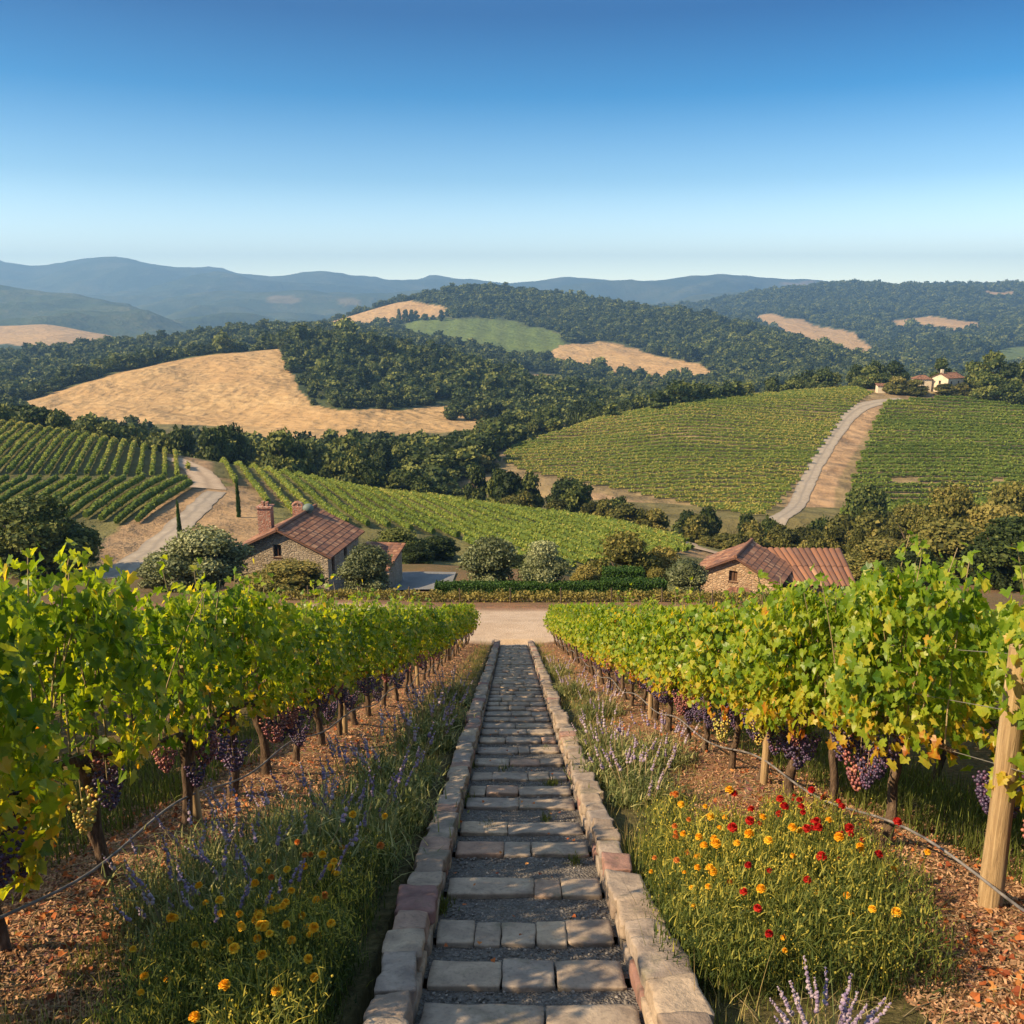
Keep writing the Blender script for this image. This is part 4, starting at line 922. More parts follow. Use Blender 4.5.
def vine_meshes(seed, nl, leafsize, leaf, full=True, H=1.0, droop=0.0, gold=.5, span=.60, base=.36):
    r = np.random.default_rng(seed)
    tr = MB()
    lean = r.uniform(-.07, .07, 2); zz = np.linspace(-.1, .80, 9)
    wob = np.cumsum(r.normal(0, .013, (9, 2)), 0)
    pts = np.column_stack([lean[0] * zz + wob[:, 0], lean[1] * zz + wob[:, 1], zz])
    tube(tr, pts, np.array([.062, .050, .042, .040, .038, .036, .038, .044, .045]) * r.uniform(.85, 1.15), 9)
    if full: tube(tr, pts + np.array([.022, .018, 0]) * np.sin(zz * 9 + seed)[:, None] , .03, 6)
    top = pts[-1]
    for sg in (-1, 1):
        yy = np.linspace(0, .56, 6) * sg
        a = np.column_stack([top[0] + r.normal(0, .012, 6), top[1] + yy, top[2] + .03 + SL * yy + r.normal(0, .012, 6) + .03 * np.sin(np.abs(yy) * 6)])
        a[0] = top; tube(tr, a, [.036, .03, .026, .023, .02, .016], 6)
    canes = []
    for k in range(11 if full else 5):
        y0 = r.uniform(-.55, .55); hh = r.uniform(.9, 1.2) if r.random() < .7 else r.uniform(1.15, 1.42)
        s = np.linspace(0, 1, 6); bend = r.normal(0, .16, 2)
        c = np.column_stack([top[0] + bend[0] * s ** 1.5, top[1] + y0 + bend[1] * s, top[2] + .04 + SL * y0 + hh * s]); canes.append(c)
        tube(tr, c, .0075 - .004 * s, 4, .5, 1, False)
    fo = MB()
    # canopy: y along the row, z height above the sloped cordon line
    n1 = int(nl * .74); y = r.uniform(-span, span, n1) * np.where(r.random(n1) < .6, 1, .8); h = .66 - droop + (1.36 + droop) * r.beta(1.2, 1.1, n1)
    wv = .27 + .13 * np.sin(y * 5.2 + seed * 1.7) + .06 * np.sin(h * 6 + seed)
    prof = np.clip(1.15 - ((h - 1.25) / 1.05) ** 2, .35, 1.1); sgn = np.where(r.random(n1) < .5, -1, 1)
    x = sgn * wv * prof * r.uniform(.45, 1.15, n1)
    h = np.minimum(h, 1.90 + .22 * np.sin(y * 7 + seed * 2.3)); 
    # hanging lower edge is ragged
    lowcut = .84 + .12 * np.sin(y * 8 + seed) - droop; keep = h > lowcut - r.random(n1) * .12; y, h, x, sgn = y[keep], h[keep], x[keep], sgn[keep]
    c = np.column_stack([x, y, h + SL * y])
    nrmv = np.column_stack([sgn * r.uniform(.5, 1.1, len(y)), r.normal(0, .5, len(y)), .35 + r.normal(0, .45, len(y))])
    tip = np.column_stack([sgn * .5 + r.normal(0, .4, len(y)), r.normal(0, .5, len(y)), -1 + r.normal(0, .45, len(y))])
    tint = np.clip(base + r.normal(0, .15, len(y)) + gold * np.clip((1.25 - h) / .6, 0, 1) * r.random(len(y)) + .24 * (r.random(len(y)) < .07), 0, 1)
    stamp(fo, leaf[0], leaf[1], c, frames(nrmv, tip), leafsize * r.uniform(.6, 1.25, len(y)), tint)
    # inside leaves, tinted a darker green
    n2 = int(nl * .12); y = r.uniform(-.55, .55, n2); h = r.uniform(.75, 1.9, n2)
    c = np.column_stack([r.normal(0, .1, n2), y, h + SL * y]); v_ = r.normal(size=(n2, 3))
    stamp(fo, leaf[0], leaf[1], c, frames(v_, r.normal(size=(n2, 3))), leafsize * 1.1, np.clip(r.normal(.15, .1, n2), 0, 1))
    # leaves along the free cane tips
    cc, hh = [], []
    for cn in canes:
        for s in r.uniform(.62, 1.04, 15 if full else 7):
            i = min(4, int(s * 5)); p = cn[i] + (cn[i + 1] - cn[i]) * (s * 5 - i); cc.append(p + r.normal(0, .045, 3))
    cc = np.array(cc); k = len(cc)
    stamp(fo, leaf[0], leaf[1], cc, frames(np.column_stack([r.normal(0, .8, k), r.normal(0, .6, k), np.full(k, .6)]), np.column_stack([r.normal(0, .7, k), r.normal(0, .7, k), r.normal(-.3, .5, k)])), leafsize * r.uniform(.55, 1.0, k), np.clip(r.normal(.38, .12, k), 0, 1))
    return tr, fo
vine_sets = {'near': [], 'mid': [], 'far': [], 'nearL': [], 'midL': []}
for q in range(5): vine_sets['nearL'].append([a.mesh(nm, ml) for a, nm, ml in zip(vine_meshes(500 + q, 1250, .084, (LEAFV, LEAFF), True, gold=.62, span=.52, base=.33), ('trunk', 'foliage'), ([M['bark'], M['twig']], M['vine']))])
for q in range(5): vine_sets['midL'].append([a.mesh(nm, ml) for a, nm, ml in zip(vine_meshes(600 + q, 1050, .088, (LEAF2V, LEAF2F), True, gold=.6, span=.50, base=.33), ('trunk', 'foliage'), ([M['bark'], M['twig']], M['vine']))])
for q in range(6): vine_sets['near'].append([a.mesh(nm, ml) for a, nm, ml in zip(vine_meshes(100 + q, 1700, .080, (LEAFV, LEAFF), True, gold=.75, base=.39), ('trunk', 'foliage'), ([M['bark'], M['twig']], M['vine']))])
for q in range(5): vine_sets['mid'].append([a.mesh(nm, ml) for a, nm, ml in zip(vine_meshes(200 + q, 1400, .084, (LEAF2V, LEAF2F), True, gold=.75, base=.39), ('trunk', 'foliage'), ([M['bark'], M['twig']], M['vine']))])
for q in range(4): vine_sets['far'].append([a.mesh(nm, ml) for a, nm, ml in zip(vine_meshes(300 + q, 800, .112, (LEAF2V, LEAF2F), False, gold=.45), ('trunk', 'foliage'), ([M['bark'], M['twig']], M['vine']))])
def cluster(seed, nb, ico, Lc=.24, Wc=.085, shoulder=True, br=.0105):
    r = np.random.default_rng(seed); mb = MB(); c = []
    tries = 0
    while len(c) < nb and tries < 6000:
        tries += 1
        s = r.random() ** .8; w_ = Wc * (1 - s) ** .55 * (1.1 if shoulder else 1); a = r.uniform(0, 6.28); rr = w_ * (.55 + .45 * r.random() ** .5)
        p = np.array([rr * math.cos(a), rr * math.sin(a), -.02 - s * Lc])
        if all(np.sum((p - q) ** 2) > (br * 1.55) ** 2 for q in c): c.append(p)
    c = np.array(c); k = len(c)
    stamp(mb, ico[0], ico[1], c, frames(rdir(k), rdir(k)), br * r.uniform(.85, 1.2, k), np.clip(r.normal(.4, .25, k), 0, 1), 0, True)
    tube(mb, [(0, 0, .06), (.004, 0, -.05), (0, .003, -Lc * .9)], .003, 4, .5, 1)
    return mb
CL = {k: [cluster(s, 95, ICO1).mesh('grape_cluster', [M[k], M['twig']]) for s in (1, 2)] + [cluster(s, 150, ICO1, .28, .12).mesh('grape_cluster', [M[k], M['twig']]) for s in (3,)] for k in ('grape', 'grape_red', 'grape_gold')}
CLF = {k: [cluster(s + 10, 45, ICO0, .24, .09, br=.017).mesh('grape_cluster', [M[k], M['twig']]) for s in (1, 2)] for k in ('grape', 'grape_red', 'grape_gold')}
vine_sets['hang'] = [[a.mesh(nm, ml) for a, nm, ml in zip(vine_meshes(700 + q, 1900, .086, (LEAFV, LEAFF), True, gold=.5, span=.56, base=.32, droop=.42), ('trunk', 'foliage'), ([M['bark'], M['twig']], M['vine']))] for q in (0, 1)]
ORD = ['nearest', 'second', 'third', 'fourth', 'fifth', 'sixth', 'seventh', 'eighth', 'ninth', 'tenth', 'eleventh', 'twelfth', 'thirteenth', 'fourteenth', 'fifteenth', 'sixteenth', 'seventeenth', 'eighteenth', 'nineteenth', 'twentieth'] + ['twenty-' + a for a in ('first', 'second', 'third', 'fourth', 'fifth', 'sixth', 'seventh', 'eighth', 'ninth')] + ['thirtieth'] + ['thirty-' + a for a in ('first', 'second', 'third', 'fourth', 'fifth', 'sixth', 'seventh', 'eighth', 'ninth')]
def place_vine(x, y, rz, sc, sets, k, parts=True):
    tm, fm = vine_sets[sets][k % len(vine_sets[sets])]
    z = float(gz(x, y))
    root = empty('grape_vine', (x, y, z), rz, sc)
    link(bpy.data.objects.new('trunk', tm), root)
    link(bpy.data.objects.new('foliage', fm), root)
    return root
HS = lambda Y: float(np.interp(Y, [4, 6, 9, 15, 30], [1.04, 1.04, .95, .84, .78]))
posts_at = {-1: [], 1: []}
def row(sg, ylist, label, group):
    for i, y in enumerate(ylist):
        x = float(rowx(y, sg)) + .38 * (sg > 0 and 4.5 < y < 5.2); s = HS(y)
        ang = 0 if y > 31 else -math.atan2(float(rowx(y + .4, sg) - rowx(y - .4, sg)), .8)
        near = y < 8.5; L_ = 'L' if sg < 0 else ''; x += .25 * (sg > 0 and y < 4.5)
        if i % 2: pass
        v = place_vine(x, y, ang, (s * random.uniform(.85, 1.15), .72 if sg > 0 and y < 4.5 else 1.15 if sg > 0 and 5.5 < y < 6 else random.uniform(.9, 1.08), s * random.uniform(.93, 1.06)), 'hang' if sg < 0 and y < 4.6 else 'near' + L_ if near else 'mid' + L_ if y < (17 if sg > 0 else 19) else 'far', i * 2 + (sg > 0), True)
        tag(v, label % ORD[min(i - 1, len(ORD) - 1)] if i else 'grapevine at the near end of the %s row, cut off by the frame' % ('left' if sg < 0 else 'right'), 'grapevine', group)
        n = 4 if y < 12 else 2 if y < 20 else 1
        if sg > 0: n = n + (y < 14) + (y < 8) if sg > 0 else n - (y < 12)
        for q in range(n):
            yy = random.uniform(-.45, .45); u_ = random.random()
            kind = 'grape' if u_ < (.74 if sg > 0 else .6) else 'grape_red' if u_ < .92 else 'grape_gold'
            me = random.choice((CL if y < 12 else CLF)[kind])
            o = link(bpy.data.objects.new('grape_cluster', me), v)
            o.location = (random.uniform(-.05, .26) * (-sg), yy, random.uniform(.62, .90) + SL * yy); o.rotation_euler = (0, 0, random.uniform(0, 6.28))
            sc_ = random.uniform(.88, 1.2); o.scale = (sc_, sc_, sc_ * random.uniform(.85, 1.05))
LY = [3.15, 4.1, 5.25, 6.48, 7.54, 8.5, 9.35]; 
while LY[-1] < 31.2: LY.append(LY[-1] + random.uniform(.82, .95))
RY = [3.05, 3.85, 4.85, 5.92, 6.7, 7.54, 8.1, 8.9]
while RY[-1] < 31.2: RY.append(RY[-1] + random.uniform(.80, .92))
row(-1, LY, '%s grapevine of the sunlit leafy row along the left of the stairs', 'grapevines in the left row beside the stairs')
row(1, RY, '%s grapevine of the leafy row along the right of the stairs, purple grapes below', 'grapevines in the right row beside the stairs')
# rows behind, seen only as tips and as what stands beyond the first rows
for sg in (-1, 1):
    for j in range(1, 7):
        y = 4.6 + j * .8 if j > 1 else 4.4
        ye = 33.5 + (j % 3) * .8
        while y < ye:
            x = float(rowx(min(y, 31), sg)) + sg * (2.9 if sg < 0 else 1.95) * j
            s = HS(y) * random.uniform(.93, 1.03)
            if y > 10 and j > 3 and y < 16: y += 1.0; continue
            tm, fm = vine_sets['far'][(j + int(y * 3)) % 4]
            root = empty('grape_vine', (x, y, float(gz(x, y))), 0, (s * 1.05, 1.08, s))
            link(bpy.data.objects.new('trunk', tm), root); link(bpy.data.objects.new('foliage', fm), root)
            side = 'left' if sg < 0 else 'right'
            tag(root, ['', 'green grapevine in the second row %s of the stairs, mostly behind the first', 'green grapevine in the third row %s of the stairs', 'green grapevine in the fourth row %s of the stairs', 'green grapevine in the fifth row %s of the stairs', 'green grapevine in the sixth row %s of the stairs', 'green grapevine in the seventh row %s of the stairs'][j] % side, 'grapevine', 'grapevines in the %s row %s of the stairs' % (['', 'second', 'third', 'fourth', 'fifth', 'sixth', 'seventh'][j], side))
            y += 1.0 if j < 3 else 1.25
# posts
def post(x, y, H, rad, label, lean=(0, 0), group='wooden trellis posts'):
    z = float(gz(x, y)); mb = MB(); zz = np.linspace(-.25, H, 14)
    p = np.column_stack([lean[0] * zz, lean[1] * zz, zz]); tube(mb, p, rad * (1 + .03 * np.sin(zz * 7)) * np.linspace(1.06, .95, 14), 16)
    o = mb.build('trellis_post', M['post']); o.location = (x, y, z); tag(o, label, 'post', group); return o
post(2.88, 4.74, 1.66, .064, 'thick round wooden end post of the right vine row, pale and weathered', (-.015, 0))
for y, sg, lb in ((7.95, 1, 'slim wooden post among the grapevines of the right row, nearest of the slim ones'), (12.4, 1, 'slim wooden post halfway down the right vine row'), (17.8, 1, 'slim wooden post far down the right vine row'), (24.3, 1, 'last slim wooden post near the bottom of the right vine row'),
                  (6.62, -1, 'slim wooden post beside a vine trunk in the left row, nearest of the slim ones'), (11.2, -1, 'slim wooden post halfway down the left vine row'), (16.9, -1, 'slim wooden post far down the left vine row'), (23.5, -1, 'last slim wooden post near the bottom of the left vine row')):
    post(float(rowx(y, sg)) - sg * .04, y, 1.35 * HS(y), .036, lb, (random.uniform(-.03, .03), random.uniform(-.03, .03)))
# wires and hoses
for sg, side in ((-1, 'left'), (1, 'right')):
    for hgt, wn in ((.95, 'lowest'), (1.3, 'middle'), (1.65, 'highest')):
        yy = np.linspace(2.4, 31.4, 60); p = np.column_stack([rowx(yy, sg) + .0 * yy, yy, gz(rowx(yy, sg), yy) * 0 + plane(yy) + .08 + hgt * np.interp(yy, [4, 15, 30], [1, .84, .78])])
        mb = MB(); tube(mb, p, .0028, 5); tag(mb.build('trellis_wire', M['wire']), '%s thin steel trellis wire running through the %s vine row' % (wn, side), 'wire', 'trellis wires')
    yy = np.linspace(2.2, 31.4, 150); xx = rowx(yy, sg) - sg * .07
    hh = .27 + .05 * np.sin(yy * 2.4 + sg) - .05 * np.exp(-((yy - 4) / 1.2) ** 2); p = np.column_stack([xx + .02 * np.sin(yy * 1.7), yy, plane(yy) + .06 + hh])
    mb = MB(); tube(mb, p, .0095, 8); tag(mb.build('irrigation_hose', M['hose']), 'grey irrigation hose strung low along the %s vine row' % side, 'hose', 'irrigation hoses')
# ------------------------------------------------------------------ strip plants
SEEDS = np.random.default_rng(77)
def blades(mb, c, L, wdt, lean, tint, mat=0, seg=2, r=SEEDS, curve=.5, up=1.0):
    """curved tapering blades; c (n,3) bases, L lengths"""
    n = len(c); a = r.uniform(0, 2 * math.pi, n); d = np.column_stack([np.cos(a), np.sin(a), 0 * a]); ln = np.abs(r.normal(0, lean, n))
    side = np.column_stack([-np.sin(a + r.normal(0, .6, n)), np.cos(a), 0 * a]); side = nrm(side)
    P_ = []
    for k in range(seg + 1):
        s = k / seg; ctr = c + d * (ln * L * s * (1 - curve + curve * s))[:, None] + np.array([0, 0, 1.0]) * (L * s * (1 - .25 * ln * s))[:, None]
        wk = wdt * (1 - s) ** .7 * .5
        if k < seg: P_ += [ctr - side * np.reshape(wk, (-1, 1)), ctr + side * np.reshape(wk, (-1, 1))]
        else: P_.append(ctr)
    m_ = len(P_); v = np.stack(P_, 1).reshape(-1, 3); b0 = (np.arange(n) * m_)[:, None]
    tt = np.broadcast_to(tint, (n,))
    for k in range(seg - 1): mb.add(v * 0 + v if k == 0 else np.zeros((0, 3)), (b0 + np.array([2*k, 2*k+1, 2*k+3, 2*k+2])) - (0 if k == 0 else len(v)), tt, mat)
    mb.add(np.zeros((0, 3)), b0 + np.array([2*seg-2, 2*seg-1, 2*seg]) - len(v), tt, mat)
    return P_[-1]
def spikes(mb, tips, dirs, L, wd, r=SEEDS, tint=.5, mat=1, nb=10):
    """blossom whorls along the last part of a stem"""
    n = len(tips)
    for k in range(nb):
        s = k / (nb - 1); c = tips - dirs * (L * (1 - s))[:, None] + r.normal(0, .003, (n, 3))
        stamp(mb, ICO0[0], ICO0[1], c, frames(rdir(n), rdir(n)), (wd * (1.1 - .6 * s) * r.uniform(.7, 1.2, n))[:, None] * np.array([[1, 1, 1.25]]), np.clip(tint + r.normal(0, .25, n), 0, 1), mat)
def lavender(seed, n, Rb, H, nsp, dry=.3, near=True):
    """returns (foliage, blossom) builders of a bushy lavender clump"""
    r = np.random.default_rng(seed); fo, bl = MB(), MB()
    a = r.uniform(0, 6.28, n); q = Rb * .75 * np.sqrt(r.random(n)); c = np.column_stack([q * np.cos(a), q * np.sin(a), -.03 - q * 0])
    L = H * r.uniform(.35, .8, n) * (1 - .35 * (q / Rb)); blades(fo, c, L, .006 if near else .012, .55, np.clip(r.normal(.45, .25, n), 0, 1), 0, 3, r)
    # small side leaves
    k = n; c2 = c[r.integers(0, n, k)] + np.column_stack([r.normal(0, Rb * .25, (k, 2)), r.uniform(.02, H * .6, k)]); blades(fo, c2, np.full(k, H * .16), .008 if near else .014, 1.0, np.clip(r.normal(.55, .25, k), 0, 1), 0, 2, r)
    a = r.uniform(0, 6.28, nsp); q = Rb * .5 * np.sqrt(r.random(nsp)); b0 = np.column_stack([q * np.cos(a), q * np.sin(a), 0 * a])
    d = nrm(np.column_stack([q / Rb * 1.1 * np.cos(a) + r.normal(0, .12, nsp), q / Rb * 1.1 * np.sin(a) + r.normal(0, .12, nsp), np.ones(nsp)]))
    Ls = H * r.uniform(.8, 1.25, nsp); tip = b0 + d * Ls[:, None]
    for i in range(nsp): tube(bl, [b0[i], b0[i] + d[i] * Ls[i] * .5 + r.normal(0, .01, 3), tip[i]], .0022 if near else .004, 3, .5, 1, False)
    spikes(bl, tip, d, Ls * .22, .0085 if near else .014, r, .5 + dry * .4, 0, 9 if near else 5)
    return fo, bl
def proto(name, fo, bl, mats_f, mats_b, pb='blossom', pf='foliage'):
    return [fo.mesh(pf, mats_f), bl.mesh(pb, mats_b)]
LAV = [proto('lavender', *lavender(s, 1100, .36, .46, 14, .4), M['lavleaf'], [M['lavender'], M['twig']]) for s in (1, 2, 3)]
LAVF = [proto('lavender', *lavender(s, 700, .38, .46, 20, .6, False), M['lavleaf'], [M['lavender'], M['twig']]) for s in (11, 12)]
def put(name, metas, x, y, sc, label, cat, group, rz=None, names=('foliage', 'blossom')):
    z = float(gz(x, y)); root = empty(name, (x, y, z), random.uniform(0, 6.28) if rz is None else rz, (sc, sc, sc))
    for me, nm in zip(metas, names): link(bpy.data.objects.new(nm, me), root)
    tag(root, label, cat, group); return root
def spot(px, py, lift=0.0):
    """point of the sloping ground seen at a pixel"""
    Y = 2.07 / (float(ratio(py)) - .3336); p = P(px, py, Y); return float(p[0]), float(p[1])
for i, (px, py, sc, lb) in enumerate([(215, 935, 1.0, 'bluish lavender bush left of the stairs beside the mulch, deepest purple'), (300, 880, 1.25, 'tall pale lavender bush behind the yellow flowers on the left'), (345, 850, 1.15, 'lavender bush with faded spikes left of the stairs, in front of a grassy tuft'),
        (375, 815, 1.2, 'grey green lavender bush against the left wall, sunlit'), (270, 905, 1.0, 'lavender bush between the deep purple one and the pale tall one'), (185, 905, 1.0, 'lavender bush reaching furthest into the mulch on the left'), (235, 870, 1.0, 'lavender bush against the mulch behind the deepest purple one'), (300, 835, .9, 'lavender bush on the mulch side behind the tall pale one'), (395, 775, 1.0, 'yellow green lavender bush midway along the left wall'), (430, 735, 1.0, 'pink tinged lavender bush at the left wall'),
        (448, 712, 1.0, 'low lavender bush further down the left wall'), (462, 690, .9, 'small lavender bush near the lower left wall')]):
    x, y = spot(px, py + 15); put('lavender_bush', (LAV if py > 800 else LAVF)[i % 2], min(x, -1.12), y, sc * 1.3, lb, 'lavender', 'lavender bushes beside the stairs')
for i, (px, py, sc, lb) in enumerate([(612, 775, .95, 'dark green lavender bush at the right wall above the flower patch'), (640, 795, .8, 'straw tipped lavender bush right of the right wall'), (660, 760, .9, 'lavender bush with pale pink spikes near the right vine row'), (590, 745, .8, 'small lavender bush close to the right wall'),
        (600, 710, .9, 'lavender bush with pink spikes midway down the right strip'), (575, 690, .9, 'green lavender bush beside the lower right wall'), (560, 668, .8, 'lowest lavender bush beside the right wall')]):
    x, y = spot(px, py + 8); put('lavender_bush', LAVF[i % 2], max(x, 1.12), y, sc * 1.25, lb, 'lavender', 'lavender bushes beside the stairs')
# the open lavender at the bottom edge, every spike a part
r_ = np.random.default_rng(5); x0, y0 = spot(822, 1075); root = empty('lavender_plant', (x0, y0, float(gz(x0, y0)))); tag(root, 'open lavender plant with upright purple spikes at the lower edge of the right bed', 'lavender')
fo = MB(); blades(fo, np.column_stack([r_.normal(0, .06, (130, 2)), np.zeros(130)]), r_.uniform(.12, .34, 130), .006, .55, np.clip(r_.normal(.75, .2, 130), 0, 1), 0, 3, r_); fo.build('foliage', M['lavleaf'], root)
for k in range(17):
    a = (k - 8) / 8 * .62 + r_.normal(0, .05); d = nrm(np.array([math.sin(a), r_.normal(.0, .2), math.cos(a)])); L = r_.uniform(.36, .50) * (1 - .25 * abs(a))
    mb = MB(); b0 = np.array([math.sin(a) * .05, r_.normal(0, .02), 0]); mid = b0 + d * L * .5 + [0, 0, .02]; tip = b0 + d * L
    tube(mb, [b0, mid, tip], .0022, 4, .5, 1, False); dd = nrm((tip - mid)[None])
    spikes(mb, tip[None], dd, np.array([L * .33]), .0085, r_, .55, 0, 14); spikes(mb, tip[None], dd, np.array([L * .33]), .0085, r_, .75, 0, 11)
    mb.build('flower_spike', [M['lavender'], M['twig']], root)
# ---- flowering clumps
def pom(seed, r0=.021, petals=64, flat=.9):
    r = np.random.default_rng(seed); mb = MB(); i = np.arange(petals); ph = i * 2.399963; el = np.linspace(-.45, 1.45, petals)
    d = np.column_stack([np.cos(ph) * np.cos(el), np.sin(ph) * np.cos(el), np.sin(el) * flat])
    pv_ = np.array([(-.32, 0, 0), (.32, 0, 0), (.42, .75, .08), (0, 1.0, .0), (-.42, .75, .08)])
    rad = r0 * (1.0 - .1 * np.clip(el / 1.45, 0, 1)); c = d * (rad * .30)[:, None]
    stamp(mb, pv_, [[0, 1, 2, 3, 4]], c, frames(np.column_stack([-np.cos(ph) * np.sin(el), -np.sin(ph) * np.sin(el), np.cos(el)]) + .15 * r.normal(size=(petals, 3)), d), rad * .75, np.clip(r.normal(.5, .22, petals), 0, 1))
    v, f = ICO1; mb.add(v * [r0 * .6, r0 * .6, r0 * .55], f, .3)
    return mb
POM = {k: [pom(s, .0185 if k != 'red' else .021).mesh('flower_head', M[k]) for s in (1, 2)] for k in ('yellow', 'red', 'orange')}
def flower_plant_mesh(seed, n=1100, Rb=.21, H=.27):
    r = np.random.default_rng(seed); mb = MB()
    a = r.uniform(0, 6.28, 60); q = Rb * np.sqrt(r.random(60)); c = np.column_stack([q * np.cos(a), q * np.sin(a), np.full(60, -.03)]); blades(mb, c, H * r.uniform(.7, 1.2, 60), .005, .35, .4, 0, 2, r)
    hh = r.random(n) ** .8 * H; a = r.uniform(0, 6.28, n); q = Rb * np.sqrt(r.random(n)) * np.clip(1.15 - .3 * hh / H, 0, 2)
    c = np.column_stack([q * np.cos(a), q * np.sin(a), hh]); blades(mb, c, r.uniform(.018, .05, n), .0065, .9, np.clip(r.normal(.22, .22, n) + .55 * (hh / H) ** 2, 0, 1), 0, 2, r)  # lit tops and dark base put into the tint by leaf height
    nb = 55; a = r.uniform(0, 6.28, nb); q = Rb * 1.05 * np.sqrt(r.random(nb)); c = np.column_stack([q * np.cos(a), q * np.sin(a), H * r.uniform(.75, 1.25, nb)])
    stamp(mb, ICO0[0], ICO0[1], c, frames(rdir(nb), rdir(nb)), r.uniform(.0022, .0055, nb), np.clip(r.normal(.97, .06, nb), 0, 1))
    a = r.uniform(0, 6.28, 26); q = Rb * np.sqrt(r.random(26)); c = np.column_stack([q * np.cos(a), q * np.sin(a), 0 * a]); blades(mb, c, H * r.uniform(1.1, 1.6, 26), .0035, .3, .88, 0, 3, r)
    return mb.mesh('foliage', M['flowleaf'])
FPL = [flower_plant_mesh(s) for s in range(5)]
KN = {'yellow': 'yellow', 'red': 'deep red', 'orange': 'orange'}
def flower_plant(px, py, kinds, sc, label, group):
    x, y = spot(px, py); 
    if abs(x) < .98: x = math.copysign(.98 + random.random() * .15, x)
    z = float(gz(x, y)); root = empty('flowering_plant', (x, y, z), random.uniform(0, 6.28), (sc, sc, sc)); tag(root, label, 'flowers', group)
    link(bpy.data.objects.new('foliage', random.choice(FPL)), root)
    for k in kinds + (random.sample(kinds, 1) if len(kinds) and random.random() < .8 else []):
        a = random.uniform(0, 6.28); q = .17 * math.sqrt(random.random()); h = random.uniform(.27, .42)
        o = link(bpy.data.objects.new('flower', random.choice(POM[k])), root); o.location = (q * math.cos(a) * 1.15, q * math.sin(a) * 1.15, h)
        o.rotation_euler = (random.uniform(.1, .75), random.uniform(-.4, .4), 0); s_ = random.uniform(.8, 1.15); o.scale = (s_,) * 3
        mb = MB(); tube(mb, [(-q * math.cos(a) * .7, -q * math.sin(a) * .7, -h), (-q * math.cos(a) * .15, 0, -h * .4), (0, 0, -.004)], .0022, 4, .4, 0, False); mb.build('stalk', M['flowleaf'], o)
        o.rotation_euler = (random.uniform(-.1, .35), random.uniform(-.2, .2), 0)
LF = [(170, 1000, 'yyy'), (205, 985, 'yy'), (245, 1000, 'yyyy'), (290, 1005, 'yyy'), (335, 1010, 'yy'), (230, 960, 'yyyy'), (275, 965, 'yyyy'), (320, 970, 'yyy'), (360, 975, 'yy'), (190, 1040, 'y'), (250, 1050, ''), (310, 1055, 'y'), (150, 1045, ''), (360, 1040, 'yy'), (300, 930, 'yyo'), (345, 935, 'yyo'), (385, 925, 'yo'), (265, 925, 'yy'), (255, 985, 'yy'), (310, 990, 'yy'), (390, 890, 'oy'), (325, 900, 'oo'), (380, 985, 'yy'), (130, 1090, ''), (345, 1090, 'y')]
for i, (px, py, k) in enumerate(LF):
    kk = [dict(y='yellow', o='orange', r='red')[c] for c in k]
    flower_plant(px, py, kk, random.uniform(1.0, 1.3), 'yellow flowering plant in the bed between the left vines and the stairs' if kk and 'orange' not in kk else 'plant with orange and yellow blooms near the left wall' if kk else 'leafy green plant without blooms at the lower edge of the left bed', 'flowering plants left of the stairs')
RF = [(655, 905, 'yo'), (640, 880, 'oo'), (668, 880, 'oo'), (700, 885, 'yyy'), (735, 880, 'yyr'), (770, 880, 'rr'), (800, 875, 'rrr'), (840, 880, 'rr'), (700, 915, 'yy'), (735, 910, 'yyyr'), (775, 910, 'yr'), (810, 908, 'yrr'), (850, 905, 'rr'), (880, 915, 'ry'), (680, 945, 'y'), (720, 945, 'y'), (760, 945, 'yr'), (800, 950, 'ry'), (840, 945, 'y'), (875, 950, 'y'), (670, 975, ''), (705, 985, ''), (745, 985, 'r'), (785, 985, 'y'), (825, 980, ''), (865, 985, ''), (900, 980, 'y'), (690, 860, 'yo'), (725, 860, 'yr'), (760, 855, 'rrr'), (795, 850, 'rr'), (665, 845, 'o'), (640, 930, 'o'), (650, 965, ''), (835, 860, 'r'), (780, 835, 'rr'), (700, 935, 'yo'), (745, 930, 'yy'), (790, 930, 'yr'), (830, 925, 'ry'), (860, 890, 'r'), (815, 855, 'rr')]
for i, (px, py, k) in enumerate(RF):
    kk = [dict(y='yellow', o='orange', r='red')[c] for c in k]
    s_ = set(kk); lab = 'leafy green plant without blooms at the front of the right bed' if not kk else 'plant with deep red pompon blooms in the right bed' if s_ == {'red'} else 'plant with yellow blooms in the right bed' if s_ == {'yellow'} else 'plant with both red and yellow blooms in the right bed' if s_ == {'red', 'yellow'} else 'plant with orange blooms near the right wall'
    flower_plant(px, py, kk, random.uniform(.8, 1.5), lab, 'flowering plants right of the stairs')
